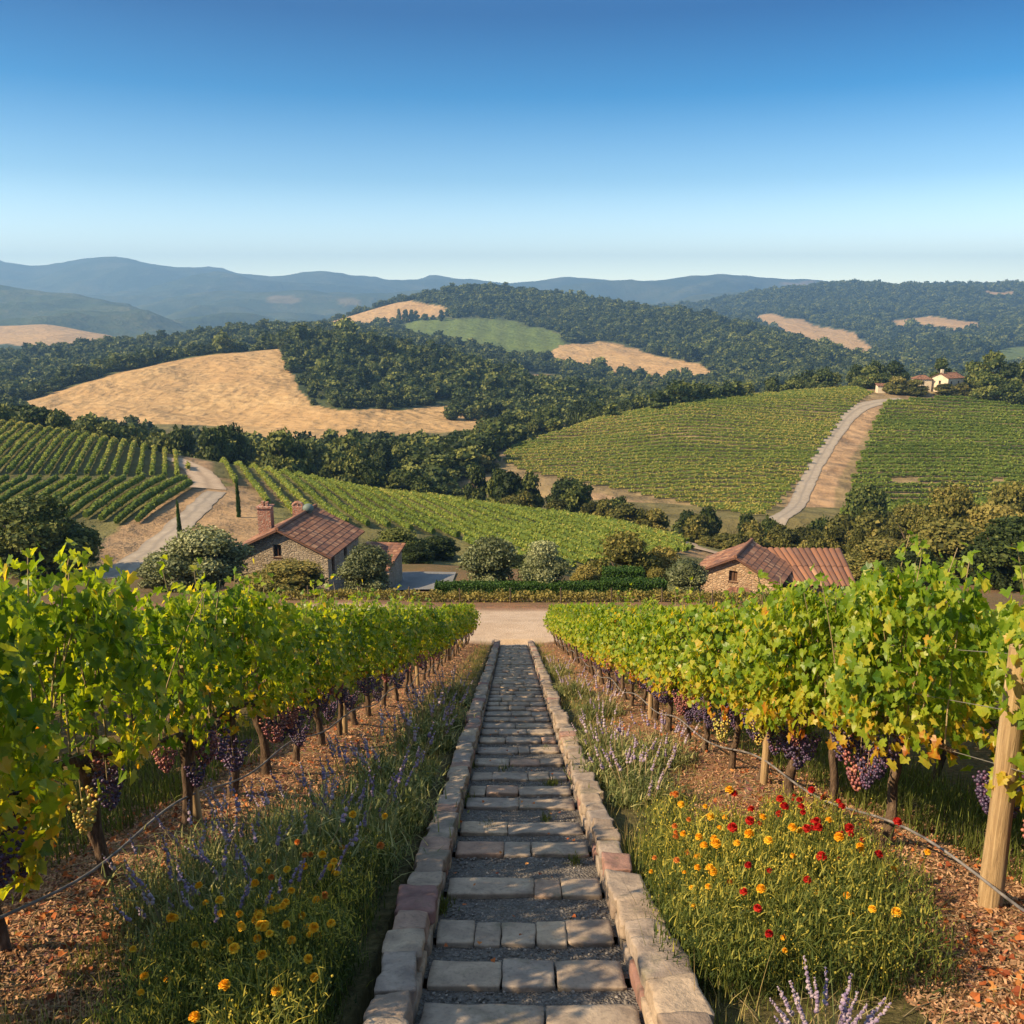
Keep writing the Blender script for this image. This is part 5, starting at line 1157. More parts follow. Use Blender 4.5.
# ------------------------------------------------------------------ grass and litter
def scatter(n, y0, y1, xfun, power=1.6):
    r = rng; u = r.random(n); y = (y0 ** (1 - power) + u * (y1 ** (1 - power) - y0 ** (1 - power))) ** (1 / (1 - power)); return xfun(y, r.random(n)), y
def strip(sg): return lambda y, u: sg * (.84 + u ** 1.25 * np.maximum(.35, np.abs(rowx(y, sg)) - 1.25))
gm = MB()
for sg in (-1, 1):
    for n, L0, tn, wd, pw in ((22000, .06, .55, .006, 1.9), (7000, .14, .72, .005, 1.9), (3500, .27, .92, .004, 1.8)):
        x, y = scatter(n, 3.2, 33, strip(sg), pw); p = np.column_stack([x, y, gz(x, y) - .01])
        cl = fbm(p, .55, 3, 12) * .5 + .5; keep = rng.random(n) < np.clip(cl * 2.2 - .7, .03, 1) * np.where((sg > 0) & (p[:, 1] < 4.6), .12, 1); p = p[keep]; cl = cl[keep]; sc = np.interp(p[:, 1], [4, 12, 33], [1, 1.25, 1.9])
        blades(gm, p, L0 * rng.uniform(.5, 1.25, len(p)) * (.6 + .7 * cl) * np.interp(p[:, 1], [4, 33], [1, 1.1]), wd * sc, .5, np.clip(tn + rng.normal(0, .16, len(p)) + fbm(p, 1.6, 2, 15) * .12, 0, 1), 0, 3 if L0 > .2 else 2, rng)
    # weeds behind the vines
    x, y = scatter(13000, 4.5, 32, lambda y, u: rowx(y, sg) + sg * (.55 + 1.5 * u), 1.7); p = np.column_stack([x, y, gz(x, y) - .01]); cl = fbm(p, .8, 3, 16) * .5 + .5; p = p[rng.random(len(p)) < cl * 1.4]
    blades(gm, p, rng.uniform(.12, .36, len(p)), .011, .5, np.clip(.45 + rng.normal(0, .15, len(p)), 0, 1), 0, 2, rng)
# sprouts growing in the stair joints and along the wall feet
for cx, cy, n, Rr in ((-.46, 5.05, 160, .07), (-.44, 7.9, 90, .08), (.42, 8.6, 120, .09), (.3, 7.2, 60, .05), (-.2, 6.9, 50, .08), (.47, 6.0, 60, .05), (-.46, 9.6, 90, .09), (.44, 10.5, 90, .08), (-.1, 9.4, 40, .1)):
    p = np.column_stack([cx + rng.normal(0, Rr * .5, n), cy + rng.normal(0, Rr, n), 0 * np.arange(n)]); p[:, 2] = plane(p[:, 1]) - .05
    blades(gm, p, rng.uniform(.03, .10, n), .008, .6, np.clip(rng.normal(.35, .12, n), 0, 1), 0, 2, rng)
o = gm.build('grass', M['grass']); tag(o, 'green and straw coloured grass growing beside the stairs and under the vines', 'grass', None, 'stuff')
lm = MB(); CH = np.array([(-.5, -.22, 0), (.5, -.16, 0), (.42, .2, .05), (-.4, .24, .03)])
for sg in (-1, 1):
    for n, s0, s1, pw in ((42000, .008, .026, 2.0),):
        x, y = scatter(n, 3.2, 32, lambda y, u: rowx(y, sg) + sg * (-1.0 + 2.3 * u), pw); k = len(x); p = np.column_stack([x, y, gz(x, y) + .006])
        keep = rng.random(k) < np.clip((np.abs(x) - 1.0) / .7, .15, 1); p = p[keep]; k = len(p)
        sc = rng.uniform(s0, s1, k) * np.interp(p[:, 1], [3, 12, 32], [1, 1.4, 2.6])
        stamp(lm, CH, [[0, 1, 2, 3]], p + [0, 0, .004], frames(np.column_stack([rng.normal(0, .45, (k, 2)), np.ones(k)]), rdir(k)), np.column_stack([sc * 1.6, sc, sc]), np.clip(rng.normal(.5, .25, k), 0, 1))
o = lm.build('mulch', M['litter']); tag(o, 'reddish brown bark mulch and leaf litter under the vines', 'mulch', None, 'stuff')
dm = MB()
for sg in (-1, 1):
    x, y = scatter(1500, 3.2, 32, lambda y, u: rowx(y, sg) + sg * (-.8 + 1.6 * u), 1.8); p = np.column_stack([x, y, gz(x, y) + .02]); k = len(x)
    cl = fbm(p, .7, 3, 20); kp = rng.random(k) < np.clip(.5 + cl, .05, 1); p = p[kp]; k = len(p)
    stamp(dm, LEAF2V * [1, 1, 2.2], LEAF2F, p, frames(np.column_stack([rng.normal(0, .5, (k, 2)), np.ones(k)]), rdir(k)), rng.uniform(.025, .055, k), np.clip(rng.normal(.35, .3, k), 0, 1))
x = rng.uniform(-.5, .5, 45); y = 4 + 9 * rng.random(45) ** 1.3; p = np.column_stack([x, y, plane(y) + .03]); stamp(dm, LEAF2V, LEAF2F, p, frames(np.column_stack([rng.normal(0, .3, (45, 2)), np.ones(45)]), rdir(45)), .028, np.clip(rng.normal(.5, .3, 45), 0, 1))
o = dm.build('fallen_leaves', M['deadleaf']); tag(o, 'orange and brown fallen vine leaves scattered on the mulch', 'leaves', None, 'stuff')
tw = MB(); x, y = scatter(240, 3.4, 14, lambda y, u: np.where(rng.random(240) < .5, -1, 1) * (1.1 + 1.9 * u), 1.8)
for a, b_ in zip(x, y):
    L = random.uniform(.08, .34); an = random.uniform(0, 3.14); z = float(gz(a, b_)) + .012
    c = np.array([[a + math.cos(an) * L * s, b_ + math.sin(an) * L * s, 0] for s in (-.5, -.1, .3, .5)]); c[:, 2] = gz(c[:, 0], c[:, 1]) + np.array([.01, .03, .025, .012]); c[:, :2] += rng.normal(0, .012, (4, 2)); tube(tw, c, .003, 4, random.random(), 0, False)
o = tw.build('twigs', M['twig']); tag(o, 'dry pruned twigs lying on the ground by the vines', 'twigs', None, 'stuff')
# ------------------------------------------------------------------ trees
TRI3 = np.array([(0, 0, 0), (.5, .25, .12), (0, 1, 0), (-.5, .3, .1)]); TRI3F = [[0, 1, 2, 3]]
def crown(seed, n, ls, lobes=11, squash=.8, low=.18, wide=.5, core=.74, spread=.30, tm=.5, slim=False, gap=0.0, mat=0):
    """unit crown: about 1 wide, top at z = 1"""
    r = np.random.default_rng(seed); mb = MB(); L = []
    if slim:
        for k in range(lobes): s = k / (lobes - 1); L.append((np.array([r.normal(0, .04), r.normal(0, .04), low + (.96 - low) * s]), .42 * (1 - s) ** .45 * .9 + .08))
    else:
        L.append((np.array([0, 0, low + .3]), .33)); L.append((np.array([0, 0, .72]), .26))
        for k in range(lobes):
            a = k * 2.4 + r.uniform(-.5, .5); q = spread * math.sqrt(r.uniform(.25, 1)); z = low + .15 + (1 - low - .33) * math.sqrt(max(0, 1 - (q / (spread + .04)) ** 2)) * r.uniform(.2, 1.0) ** .7
            L.append((np.array([q * math.cos(a), q * math.sin(a), z]), r.uniform(.14, .23)))
    ar = np.array([l[1] ** 2 for l in L]); cnt = (n * ar / ar.sum()).astype(int)
    for (c, rad), m_ in zip(L, cnt):
        d = rdir2(r, m_); d[:, 2] = np.where(d[:, 2] < -.35, -d[:, 2], d[:, 2]); d = nrm(d)
        lump = 1 + .22 * fbm(d * 1.0 + seed, .8, 3, 2)
        rr = rad * lump * (1 - r.random(m_) ** 2.5 * .35) * (1 + .10 * r.normal(size=m_)); p = c + d * rr[:, None] * [1, 1, squash]
        if gap: k = fbm(p, .16, 2, 4) > -gap; p, d = p[k], d[k]
        k = len(p)
        stamp(mb, TRI3, TRI3F, p, frames(d + .75 * r.normal(size=(k, 3)), r.normal(size=(k, 3)) + [0, 0, .1]), ls * r.uniform(.6, 1.4, k), np.clip(tm + r.normal(0, .2, k) + .22 * r.normal(), 0, 1), mat)
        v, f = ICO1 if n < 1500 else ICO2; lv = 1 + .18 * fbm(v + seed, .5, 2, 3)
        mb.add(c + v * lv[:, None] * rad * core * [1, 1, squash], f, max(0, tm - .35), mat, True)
    return mb
def rdir2(r, n): return nrm(r.normal(size=(n, 3)))
def trunk(seed, r0=.035, h=.5, limbs=5, bare=0):
    r = np.random.default_rng(seed); mb = MB(); s = np.linspace(-.08, h, 7); w_ = np.cumsum(r.normal(0, .008, (7, 2)), 0)
    p = np.column_stack([w_, s]); tube(mb, p, r0 * np.linspace(1.35, .6, 7), 8)
    for k in range(limbs):
        a = k * 2.4 + r.uniform(-.4, .4); b0 = p[3 + k % 3]; e_ = b0 + np.array([math.cos(a) * .26, math.sin(a) * .26, r.uniform(.14, .30)])
        m_ = (b0 + e_) / 2 + r.normal(0, .02, 3); tube(mb, [b0, m_, e_], [r0 * .5, r0 * .35, r0 * .15], 5)
    return mb
TP = {}
def tkind(name, matk, specs, tr):
    TP[name] = [(crown(*a, **k).mesh('crown', M[matk]), trunk(a[0], *tr).mesh('trunk', M['tbark'])) for a, k in specs]
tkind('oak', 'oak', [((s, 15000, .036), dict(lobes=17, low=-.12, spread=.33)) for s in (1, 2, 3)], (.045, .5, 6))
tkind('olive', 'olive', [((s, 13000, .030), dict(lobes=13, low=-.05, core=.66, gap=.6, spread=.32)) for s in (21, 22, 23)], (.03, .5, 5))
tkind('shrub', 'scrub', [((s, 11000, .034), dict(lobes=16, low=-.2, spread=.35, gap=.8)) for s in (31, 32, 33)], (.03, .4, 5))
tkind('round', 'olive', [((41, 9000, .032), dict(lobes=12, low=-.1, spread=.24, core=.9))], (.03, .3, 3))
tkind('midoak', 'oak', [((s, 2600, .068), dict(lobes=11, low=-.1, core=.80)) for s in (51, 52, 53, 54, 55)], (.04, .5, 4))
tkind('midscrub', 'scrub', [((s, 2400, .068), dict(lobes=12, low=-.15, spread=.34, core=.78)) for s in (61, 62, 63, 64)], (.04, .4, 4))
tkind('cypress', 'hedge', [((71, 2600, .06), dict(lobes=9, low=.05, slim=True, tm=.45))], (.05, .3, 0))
def tree(kind, px, Y, top, wpx, label, group=None, cat='tree', name=None, k=None, zoff=-.15, wmin=0):
    """tree standing at distance Y in direction px; top and width read in the photograph as real sizes at that distance"""
    x = XatY(px, Y, -Y * float(ratio(top + 25))); z = down(x, Y)
    x = XatY(px, Y, z); z = down(x, Y)
    H = -Y * float(ratio(top)) - z; d = Y * CP - z * SP; W = wpx / F * d
    H = max(H, .6) * 1.08
    v = TP[kind]; cm, tm = v[(random.randrange(len(v)) if k is None else k) % len(v)]
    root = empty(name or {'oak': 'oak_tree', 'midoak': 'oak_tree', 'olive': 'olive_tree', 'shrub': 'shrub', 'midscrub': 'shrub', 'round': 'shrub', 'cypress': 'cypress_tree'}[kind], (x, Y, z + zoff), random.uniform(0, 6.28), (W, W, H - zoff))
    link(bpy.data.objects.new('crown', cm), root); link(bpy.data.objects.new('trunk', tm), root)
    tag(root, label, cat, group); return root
T = tree
# around the stone house
T('oak', 40, 70, 498, 118, 'large dark oak standing left of the gravel lane, below the lower vine block')
T('oak', -25, 76, 505, 80, 'dark oak cut by the left edge, behind the large one')
T('olive', 205, 57.5, 528, 104, 'broad grey green bush in front of the stone house, left of its gable')
T('olive', 160, 60, 553, 48, 'small grey green bush beside the gravel lane, left of the broad one')
T('shrub', 287, 55, 562, 88, 'low dark green bush in front of the stone house gable', None, 'bush')
T('olive', 367, 55.5, 547, 68, 'silvery olive tree at the right corner of the stone house')
T('cypress', 181, 82, 506, 6, 'thin young cypress beside the gravel lane')
T('cypress', 239, 97, 481, 5, 'slender cypress above the stone house, right of the lane bend')
T('oak', 398, 81, 529, 62, 'dark oak behind the annex of the stone house')
T('oak', 437, 84, 537, 52, 'dark oak right of the annex, over the end of the courtyard')
T('oak', 415, 78, 545, 40, 'low dark oak between the two oaks behind the courtyard')
T('olive', 490, 51.5, 539, 72, 'round olive tree over the left end of the clipped hedge')
T('olive', 543, 50.5, 541, 58, 'slim olive tree with a bare pale trunk in front of the clipped hedge')
T('shrub', 586, 54, 566, 40, 'low bush in the gap behind the middle of the hedge', None, 'bush')
T('shrub', 622, 60, 534, 86, 'broad brownish green tree behind the clipped hedge')
T('shrub', 662, 62, 548, 58, 'brownish green tree right of the broad one, behind the hedge')
T('round', 685, 53.5, 560, 52, 'round silvery bush at the right end of the clipped hedge, next to the barn', None, 'bush')
T('shrub', 655, 58, 568, 34, 'small leafy bush behind the right hedge block', None, 'bush')
T('oak', 520, 75, 556, 40, 'shaded tree behind the gap of the two olive trees')
# right side mass below the vineyard hill
for a in ((861, 150, 487, 70, 'oak', 'dark round oak at the foot of the right vineyard, beside the gravel track'), (905, 118, 505, 60, 'shrub', 'tall olive brown tree right of the dark round oak'),
          (945, 104, 486, 74, 'shrub', 'tall brownish tree in front of the right vineyard, with a pointed top'), (1003, 96, 484, 80, 'shrub', 'tall brownish tree at the right edge in front of the vineyard'),
          (880, 84, 540, 96, 'shrub', 'wide brownish bush just right of the barn roof'), (945, 82, 522, 110, 'shrub', 'wide olive brown bush behind the right vine row'), (1012, 72, 520, 110, 'oak', 'dark oak behind the right vine row at the edge'),
          (985, 88, 505, 90, 'shrub', 'big brownish tree between the pointed one and the right edge'), (850, 92, 562, 50, 'shrub', 'low bush touching the right end of the barn wing'),
          (910, 76, 548, 70, 'oak', 'dark low oak between the barn and the right edge')):
    T(a[4], a[0], a[1], a[2], a[3], a[5])
# band of scrub between the central vines and the hill
def band(kind, n, pts, wid, label, group, cat='tree', jit=(6, 10), **kw):
    pts = np.array(pts, float); s = np.linspace(0, len(pts) - 1, n) + rng.normal(0, .18, n); s = np.clip(s, 0, len(pts) - 1)
    for q in s:
        px, Y, top = [np.interp(q, range(len(pts)), pts[:, i]) for i in range(3)]
        T(kind, px + random.uniform(-jit[0], jit[0]), Y + random.uniform(-jit[1], jit[1]), top + random.uniform(-2.5, 3.5), wid * random.uniform(.75, 1.3), label, group, cat, **kw)
band('midoak', 9, [(478, 175, 468), (520, 172, 472), (560, 165, 480), (592, 160, 482)], 38, 'dark round oak in the dip between the central vines and the right hill', 'oaks in the dip beyond the central vineyard')
band('midscrub', 16, [(500, 150, 492), (590, 145, 500), (640, 140, 506), (700, 135, 518), (760, 132, 524), (830, 130, 528)], 34, 'brownish green bush along the dip at the foot of the right hill', 'bushes along the foot of the right hill', 'bush')
band('midoak', 9, [(600, 152, 498), (680, 150, 508), (740, 148, 516), (800, 144, 520), (840, 140, 515)], 30, 'dark small oak along the foot of the right hill', 'small oaks along the foot of the right hill')
band('midscrub', 16, [(700, 118, 536), (760, 116, 532), (830, 112, 528), (890, 108, 530)], 30, 'olive brown bush behind the barn', 'bushes behind the barn', 'bush', (10, 6))
band('midscrub', 8, [(840, 128, 512), (900, 126, 508), (960, 128, 500), (1020, 128, 498)], 44, 'tall brownish bush at the lower edge of the right vineyard', 'bushes at the lower edge of the right vineyard', 'bush')
# tree lines behind the left vineyards
band('midoak', 13, [(-40, 205, 402), (0, 205, 404), (50, 200, 408), (95, 195, 418), (130, 190, 428)], 46, 'dark oak in the tree line above the upper left vine block', 'oaks above the upper left vine block')
band('midoak', 13, [(160, 182, 429), (200, 178, 426), (250, 180, 427), (290, 180, 434), (330, 182, 446), (375, 180, 460), (420, 176, 474)], 46, 'dark oak in the tree line behind the central vineyard', 'oaks behind the central vineyard')
band('midoak', 14, [(210, 225, 436), (270, 228, 438), (330, 230, 437), (380, 235, 442), (420, 232, 448), (440, 230, 456)], 44, 'green oak on the valley floor left of the yellow field', 'oaks on the valley floor')
band('midoak', 12, [(400, 290, 438), (440, 300, 434), (480, 310, 432), (500, 280, 434)], 34, 'green oak on the valley floor left of the yellow field', 'oaks on the valley floor')
band('midoak', 8, [(395, 215, 468), (425, 212, 476), (450, 210, 488), (470, 206, 490)], 28, 'small green oak right behind the crest of the central vineyard', 'small oaks behind the central vineyard crest')
band('midoak', 11, [(478, 300, 424), (500, 330, 415), (540, 350, 410), (585, 360, 402)], 32, 'oak climbing the valley side left of the right hill', 'oaks on the valley side')
band('midscrub', 6, [(390, 250, 446), (430, 255, 450), (470, 250, 452), (485, 246, 458)], 34, 'lighter green tree on the valley floor', 'lighter trees on the valley floor')
# trees lining the crest of the vineyard hill
band('midoak', 34, [(500, 325, 428), (560, 340, 412), (620, 350, 400), (680, 360, 389), (730, 365, 382), (790, 368, 376), (850, 366, 366), (885, 362, 362)], 26, 'dark oak in the line behind the crest of the right vineyard hill', 'oaks behind the crest of the right hill', jit=(5, 8))
T('midoak', 868, 345, 366, 28, 'oak left of the hilltop farmhouse, behind the stone hut')
T('midoak', 893, 350, 362, 30, 'oak close behind the left end of the hilltop farmhouse')
T('midscrub', 895, 329, 377, 26, 'round light bush between the stone hut and the hilltop farmhouse', None, 'bush')
T('midscrub', 913, 327, 380, 30, 'low dark bush just below the hilltop farmhouse', None, 'bush')
T('midscrub', 945, 328, 384, 26, 'low bush in front of the larger farmhouse wing', None, 'bush')
T('midscrub', 962, 330, 383, 18, 'small bush at the right front corner of the farmhouse', None, 'bush')
T('midoak', 938, 358, 358, 24, 'oak crown showing above the farmhouse roof')
for a in ((972, 342, 362, 34, 'tall dark oak touching the right end of the farmhouse'), (990, 335, 352, 40, 'tallest dark oak right of the farmhouse'), (1008, 330, 364, 38, 'broad dark oak right of the tallest one'), (1025, 326, 362, 40, 'dark oak at the right edge on the hilltop'), (985, 322, 374, 34, 'lower dark oak below the tallest one'), (1012, 318, 382, 30, 'small dark oak at the top of the right vineyard')):
    T('midoak', a[0], a[1], a[2], a[3], a[4])
# a few single oaks on the dry meadow far up
band('midoak', 8, [(400, 1560, 311), (425, 1540, 312), (452, 1530, 312)], 8, 'tiny dark oak on the edge of the far dry meadow', 'tiny oaks on the far meadow', jit=(3, 20))
band('midoak', 12, [(20, 640, 402), (100, 590, 404), (200, 500, 428), (300, 470, 430)][:2], 15, 'dark oak on the flank left of the golden hill', 'oaks left of the golden hill')
0 and band('midoak', 16, [(330, 440, 424), (400, 450, 420), (440, 460, 418), (500, 450, 416), (560, 440, 412), (600, 430, 408)], 20, 'dark oak along the lower edge of the wooded knoll', 'oaks below the wooded knoll', jit=(6, 14))
# ------------------------------------------------------------------ woods that read as one mass
FAR = bpy.data.collections.new('wood_sources')
for s in range(6):
    me = crown(400 + s, 330, .15, lobes=7, low=-.02, spread=.30, core=.86).mesh('far_crown', M['oak'])
    FAR.objects.link(bpy.data.objects.new('far_crown', me))
ng = bpy.data.node_groups.new('wood', 'GeometryNodeTree')
ng.interface.new_socket('Geometry', in_out='INPUT', socket_type='NodeSocketGeometry'); ng.interface.new_socket('Geometry', in_out='OUTPUT', socket_type='NodeSocketGeometry')
gi, gout = ng.nodes.new('NodeGroupInput'), ng.nodes.new('NodeGroupOutput')
ci = ng.nodes.new('GeometryNodeCollectionInfo'); ci.inputs['Collection'].default_value = FAR; ci.inputs['Separate Children'].default_value = True; ci.inputs['Reset Children'].default_value = True
ip = ng.nodes.new('GeometryNodeInstanceOnPoints'); ip.inputs['Pick Instance'].default_value = True
def nattr(name, ty):
    n = ng.nodes.new('GeometryNodeInputNamedAttribute'); n.data_type = ty; n.inputs['Name'].default_value = name; return n.outputs[0]
ng.links.new(gi.outputs[0], ip.inputs['Points']); ng.links.new(ci.outputs[0], ip.inputs['Instance'])
ng.links.new(nattr('size', 'FLOAT_VECTOR'), ip.inputs['Scale']); ng.links.new(nattr('turn', 'FLOAT_VECTOR'), ip.inputs['Rotation']); ng.links.new(nattr('pick', 'INT'), ip.inputs['Instance Index'])
ng.links.new(ip.outputs[0], gout.inputs[0])
def wood(name, label, H, per, size, tmax=.7, lo=-120, hi=1150, keep=None, prob=1.0):
    X_, Y_, Z_, mk, t_ = H['X'], H['Y'], H['Z'], H['mask'], H['t']
    p = np.stack([X_, Y_, Z_], -1); a = p[:-1, :-1]; du = p[1:, :-1] - a; dv = p[:-1, 1:] - a
    area = np.linalg.norm(np.cross(du, dv), axis=-1); f = (mk[:-1, :-1, :3].sum(-1) < .05) & (mk[1:, 1:, :3].sum(-1) < .05) & (t_[:-1][None] < H['nr'] + tmax) & (t_[:-1][None] > .5) & (H['px'][:-1, :-1] > lo) & (H['px'][:-1, :-1] < hi)
    if keep is not None: f &= keep(H['px'][:-1, :-1], H['py'][:-1, :-1])
    area = np.where(f, area, 0); n = int(area.sum() / per * prob); idx = rng.choice(area.size, n, p=(area / area.sum()).ravel()); i, j = np.unravel_index(idx, area.shape)
    u, v = rng.random((2, n)); q = a[i, j] + du[i, j] * u[:, None] + dv[i, j] * v[:, None]
    q[:, 2] -= .4
    me = bpy.data.meshes.new(name); me.vertices.add(n); me.vertices.foreach_set('co', q.astype(np.float32).ravel())
    sz = size * rng.uniform(.45, 1.25, n) ** 1.2 * np.where(rng.random(n) < .10, 1.4, 1) * (1 + .3 * fbm(q, size * 8, 2, 5)); s3 = np.column_stack([sz, sz, sz * rng.uniform(.7, 1.05, n)])
    for nm, ty, val, key in (('size', 'FLOAT_VECTOR', s3, 'vector'), ('turn', 'FLOAT_VECTOR', np.column_stack([0 * sz, 0 * sz, rng.uniform(0, 6.28, n)]), 'vector'), ('pick', 'INT', rng.integers(0, 6, n), 'value')):
        at = me.attributes.new(nm, ty, 'POINT'); at.data.foreach_set(key, np.asarray(val, np.int32 if ty == 'INT' else np.float32).ravel())
    o = link(bpy.data.objects.new(name, me)); md = o.modifiers.new('wood', 'NODES'); md.node_group = ng; tag(o, label, 'woodland', None, 'stuff'); print(name, n)
wood('woodland', 'dense dark oak wood covering the knoll beside the golden hill', HG, 38, 9.0)
wood('woodland', 'dark oak wood on the ridge behind the golden hill', HW, 52, 10.0)
wood('woodland', 'oak wood over the long hill in the middle distance', HD, 75, 12.0)
wood('woodland', 'forest on the far right range', HC, 170, 17.0)
def valwood():
    n = 1500; k = 0; pts = []
    polyV = [(-30, 412), (20, 416), (120, 434), (200, 450), (260, 455), (330, 454), (440, 450), (490, 444), (520, 420), (600, 400), (700, 388), (880, 376), (880, 384), (700, 402), (600, 420), (500, 450), (480, 470), (472, 478), (455, 478), (440, 480), (440, 505), (300, 478), (180, 452), (60, 432), (-30, 422)]
    return polyV
VP_ = valwood()
def region_wood(label, poly, n, size, ymin=0):
    xs_ = [a for a, _ in poly]; ys_ = [b for _, b in poly]; q = []
    tries = 0
    while len(q) < n and tries < n * 12:
        tries += 1; a, b_ = random.uniform(min(xs_), max(xs_)), random.uniform(min(ys_), max(ys_))
        if not inpoly(a, b_, poly): continue
        h = ray(a, b_)
        if h is None or h[1] < ymin: continue
        q.append(h)
    q = np.array(q); n = len(q); me = bpy.data.meshes.new('woodland'); me.vertices.add(n); q[:, 2] -= .4; me.vertices.foreach_set('co', q.astype(np.float32).ravel())
    sz = size * rng.uniform(.7, 1.3, n); s3 = np.column_stack([sz, sz, sz * rng.uniform(.7, 1.05, n)])
    for nm, ty, val, key in (('size', 'FLOAT_VECTOR', s3, 'vector'), ('turn', 'FLOAT_VECTOR', np.column_stack([0 * sz, 0 * sz, rng.uniform(0, 6.28, n)]), 'vector'), ('pick', 'INT', rng.integers(0, 6, n), 'value')):
        at = me.attributes.new(nm, ty, 'POINT'); at.data.foreach_set(key, np.asarray(val, np.int32 if ty == 'INT' else np.float32).ravel())
    o = link(bpy.data.objects.new('woodland', me)); md = o.modifiers.new('wood', 'NODES'); md.node_group = ng; tag(o, label, 'woodland', None, 'stuff')
region_wood('oak wood filling the valley floor behind the central vineyard', VP_, 420, 8.0, 185)
region_wood('oak wood between the dry field and the crest of the right hill', [(500, 418), (430, 425), (500, 400), (560, 380), (700, 378), (870, 366), (870, 380), (700, 398), (600, 415)], 420, 8.5, 340)
# ------------------------------------------------------------------ clipped hedges, low row
def hedge(x0, x1, y, d, h, label, z=None):
    z0 = float(gz((x0 + x1) / 2, y)) if z is None else z; mb = MB(); n = int((x1 - x0) * 1500)
    box(mb, x0 + .08, x1 - .08, y + .08, y + d - .08, z0 - .4, z0 + h - .08, .15)
    fs = rng.choice(4, n, p=[.45, .35, .1, .1]); a, b_ = rng.random((2, n)); X_ = x0 + a * (x1 - x0); Y_ = np.where(fs == 0, y, y + b_ * d); Z_ = np.where(fs == 1, z0 + h, z0 - .15 + (h + .15) * b_)
    X_ = np.where(fs == 2, x0, np.where(fs == 3, x1, X_)); Y_ = np.where(fs >= 2, y + a * d, Y_); N = np.array([(0, -1, .2), (0, 0, 1), (-1, 0, .2), (1, 0, .2)])[fs]
    p = np.column_stack([X_, Y_, Z_]) + rng.normal(0, .025, (n, 3)); stamp(mb, TRI3, TRI3F, p, frames(N + .6 * rng.normal(size=(n, 3)), rdir(n)), rng.uniform(.06, .12, n), np.clip(rng.normal(.5, .2, n), 0, 1))
    o = mb.build('hedge', M['hedge']); tag(o, label, 'hedge'); return o
hedge(-4.3, 4.9, 48.4, .8, .55, 'long low clipped hedge behind the track, left of the two hedge blocks')
hedge(5.05, 8.6, 48.0, .9, .72, 'shorter clipped hedge block behind the track, left of the round silvery bush')
hedge(5.3, 7.6, 49.6, 1.0, 1.25, 'taller domed hedge piece behind the shorter hedge block')
def vine_rows(name, poly, d, spacing, h, wd, label, group, dens=22, ls=.30, step=.9, wob=.12, tm=.5, pitch=1.3, origin=None):
    d = np.array(d, float); d /= np.linalg.norm(d); c_ = np.array([d[1], -d[0]])
    W = [ray(a, b_ + o_) for (a, b_) in poly for o_ in (0,)]; W = np.array([q for q in W if q is not None])[:, :2]
    # add interior rays so that crest corners are caught
    cen = np.mean(poly, axis=0); W2 = [ray(*(np.array(p_) * .9 + cen * .1)) for p_ in poly]; W = np.concatenate([W, np.array([q for q in W2 if q is not None])[:, :2]])
    s, c = W @ d, W @ c_; cnt = 0
    for cc in np.arange(c.min(), c.max(), spacing):
        S_ = np.arange(s.min() - 3, s.max() + 3, step); xy = S_[:, None] * d + cc * c_
        keepy = (xy[:, 1] > 70); S_, xy = S_[keepy], xy[keepy]
        if len(S_) < 5: continue
        z = np.array([down(a, b_) for a, b_ in xy]); px, py = proj(np.column_stack([xy, z])); ins = inpoly(px, py, poly)
        ins &= (fbm(np.column_stack([xy, z]), 9, 2, 30) > -1.2)
        if ins.sum() * step < 5: continue
        mb = MB(); idx = np.where(ins)[0]
        for run in np.split(idx, np.where(np.diff(idx) > 1)[0] + 1):
            if len(run) < 3: continue
            q = np.column_stack([xy[run], z[run]]); m_ = len(run); vig = .82 + .25 * fbm(q, 14, 2, 31) + .08 * rng.normal(size=m_)
            prof = [(-.30, .30), (-.42, .62), (-.22, .9), (.22, .9), (.42, .62), (.30, .30)]
            ring = np.stack([q + np.column_stack([c_[0] * a * wd * vig, c_[1] * a * wd * vig, b_ * h * vig]) for a, b_ in prof], 1)
            i = np.arange(m_ - 1)[:, None] * 6; j = np.arange(5)[None]
            mb.add(ring.reshape(-1, 3), np.stack([i + j, i + j + 1, i + 7 + j, i + 6 + j], -1).reshape(-1, 4), .25)
            mb.add(ring[0], [[0, 1, 2, 3, 4, 5]], .25); mb.add(ring[-1], [[5, 4, 3, 2, 1, 0]], .25)
            L = (m_ - 1) * step; n = int(L * dens); u = rng.random(n) * (m_ - 1); k0 = np.minimum(u.astype(int), m_ - 2); fr_ = (u - k0)[:, None]; b0 = q[k0] * (1 - fr_) + q[k0 + 1] * fr_; vg = vig[k0]
            ph = np.abs(np.sin(math.pi * u * step / pitch)); a = rng.uniform(0, math.pi, n); rr = (.62 + .5 * ph) * rng.uniform(.8, 1.15, n)
            off = np.cos(a) * .5 * wd * rr * vg; up = (.42 + .55 * np.sin(a) * rr) * h * vg
            p = b0 + np.column_stack([c_[0] * off, c_[1] * off, up]); N = np.column_stack([c_[0] * np.cos(a), c_[1] * np.cos(a), np.sin(a)]) + .5 * rng.normal(size=(n, 3))
            tt = np.clip(tm + rng.normal(0, .11, n) + .22 * fbm(p, 18, 2, 33), 0, 1)
            stamp(mb, TRI3, TRI3F, p, frames(N, rdir(n)), ls * rng.uniform(.6, 1.35, n), tt)
        if not mb.v: continue
        o = mb.build(name, M['rowvine']); tag(o, label, 'vine row', group); cnt += 1
    print(group, cnt)
vine_rows('vine_row', [(-60, 412), (0, 421), (100, 437), (178, 449), (190, 470), (182, 478), (-60, 475)], (-.38, 1), 1.65, 1.1, .6, 'trained vine row running up the upper left vineyard block', 'vine rows of the upper left block', 30, .27, tm=.68)
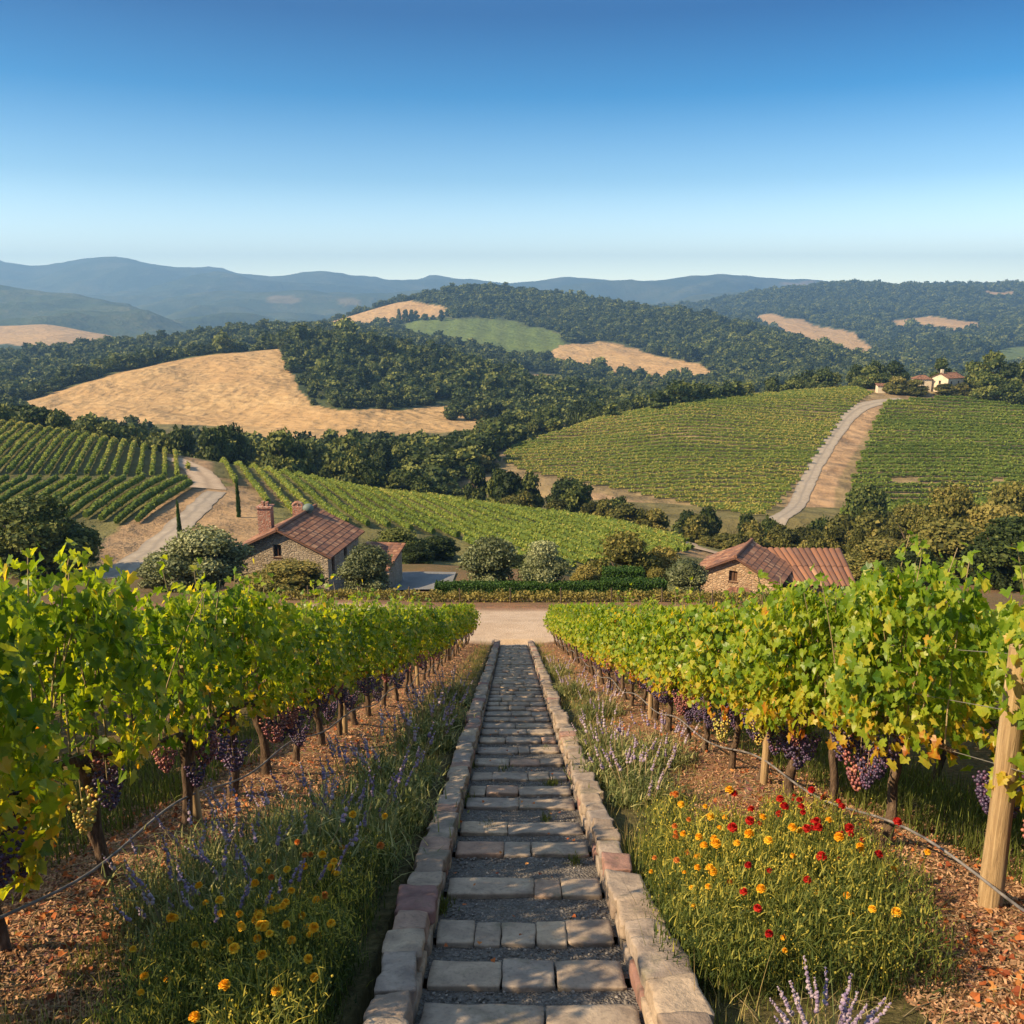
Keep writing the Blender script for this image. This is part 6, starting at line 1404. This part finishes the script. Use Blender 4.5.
vine_rows('vine_row', [(-60, 481), (188, 481), (192, 489), (128, 531), (96, 523), (-60, 512)], (-.10, 1), 2.2, 1.2, .8, 'thick vine row of the lower left block beside the gravel lane', 'vine rows of the lower left block', 46, .24, tm=.66)
vine_rows('vine_row', [(210, 455), (300, 473), (400, 492), (500, 506), (600, 520), (680, 538), (696, 552), (650, 560), (560, 573), (482, 562), (462, 541), (380, 530), (330, 528), (290, 516), (262, 505), (240, 488), (214, 472)], (-.38, 1), 2.35, 1.15, .72, 'vine row of the long central slope behind the stone house', 'vine rows of the central slope', 34, .26, tm=.66)
vine_rows('vine_row', [(505, 449), (600, 419), (700, 400), (780, 394), (850, 386), (876, 394), (850, 412), (824, 448), (794, 493), (768, 516), (740, 516), (690, 507), (600, 488), (520, 472), (500, 462)], (1, -.20), 4.0, 1.25, 1.0, 'vine row on the left flank of the right hill', 'vine rows left of the hill track', 26, .35, 1.6, pitch=2.2, tm=.84)
vine_rows('vine_row', [(884, 402), (960, 397), (1070, 408), (1070, 545), (835, 540), (842, 505), (856, 462), (872, 425)], (1, .02), 4.4, 1.45, 1.25, 'vine row crossing the hill face below the farmhouse', 'vine rows right of the hill track', 26, .42, 1.6, pitch=2.2, tm=.52)
# low dry row beyond the track with its stakes
def low_row(y, x0, x1, h, label, tm):
    mb = MB(); n = int((x1 - x0) * 260); u = rng.random(n); x = x0 + u * (x1 - x0); hh = h * (.55 + .45 * np.abs(np.sin(x * 2.6))); p = np.column_stack([x, y + rng.normal(0, .12, n), gz(x, y + 0 * x) + rng.random(n) * hh])
    stamp(mb, TRI3, TRI3F, p, frames(rdir(n), rdir(n)), rng.uniform(.07, .15, n), np.clip(rng.normal(tm, .2, n), 0, 1)); o = mb.build('vine_row', M['scrub']); tag(o, label, 'vine row'); return o
low_row(44.5, -12, 19, .52, 'low yellowing vine row just beyond the track crossing', .88)
low_row(46.6, -12, 20, .45, 'second low vine row between the yellowing one and the hedge', .55)
for k, x in enumerate(np.arange(-10.5, 19, 2.6)):
    mb = MB(); z = float(gz(x, 44.1)); tube(mb, [(x, 44.1, z - .1), (x + .02, 44.1, z + .4), (x, 44.1, z + .78)], .035, 7); o = mb.build('vine_stake', M['tbark']); tag(o, 'short dark stake of the low vine row beyond the track', 'stake', 'stakes of the low vine row')
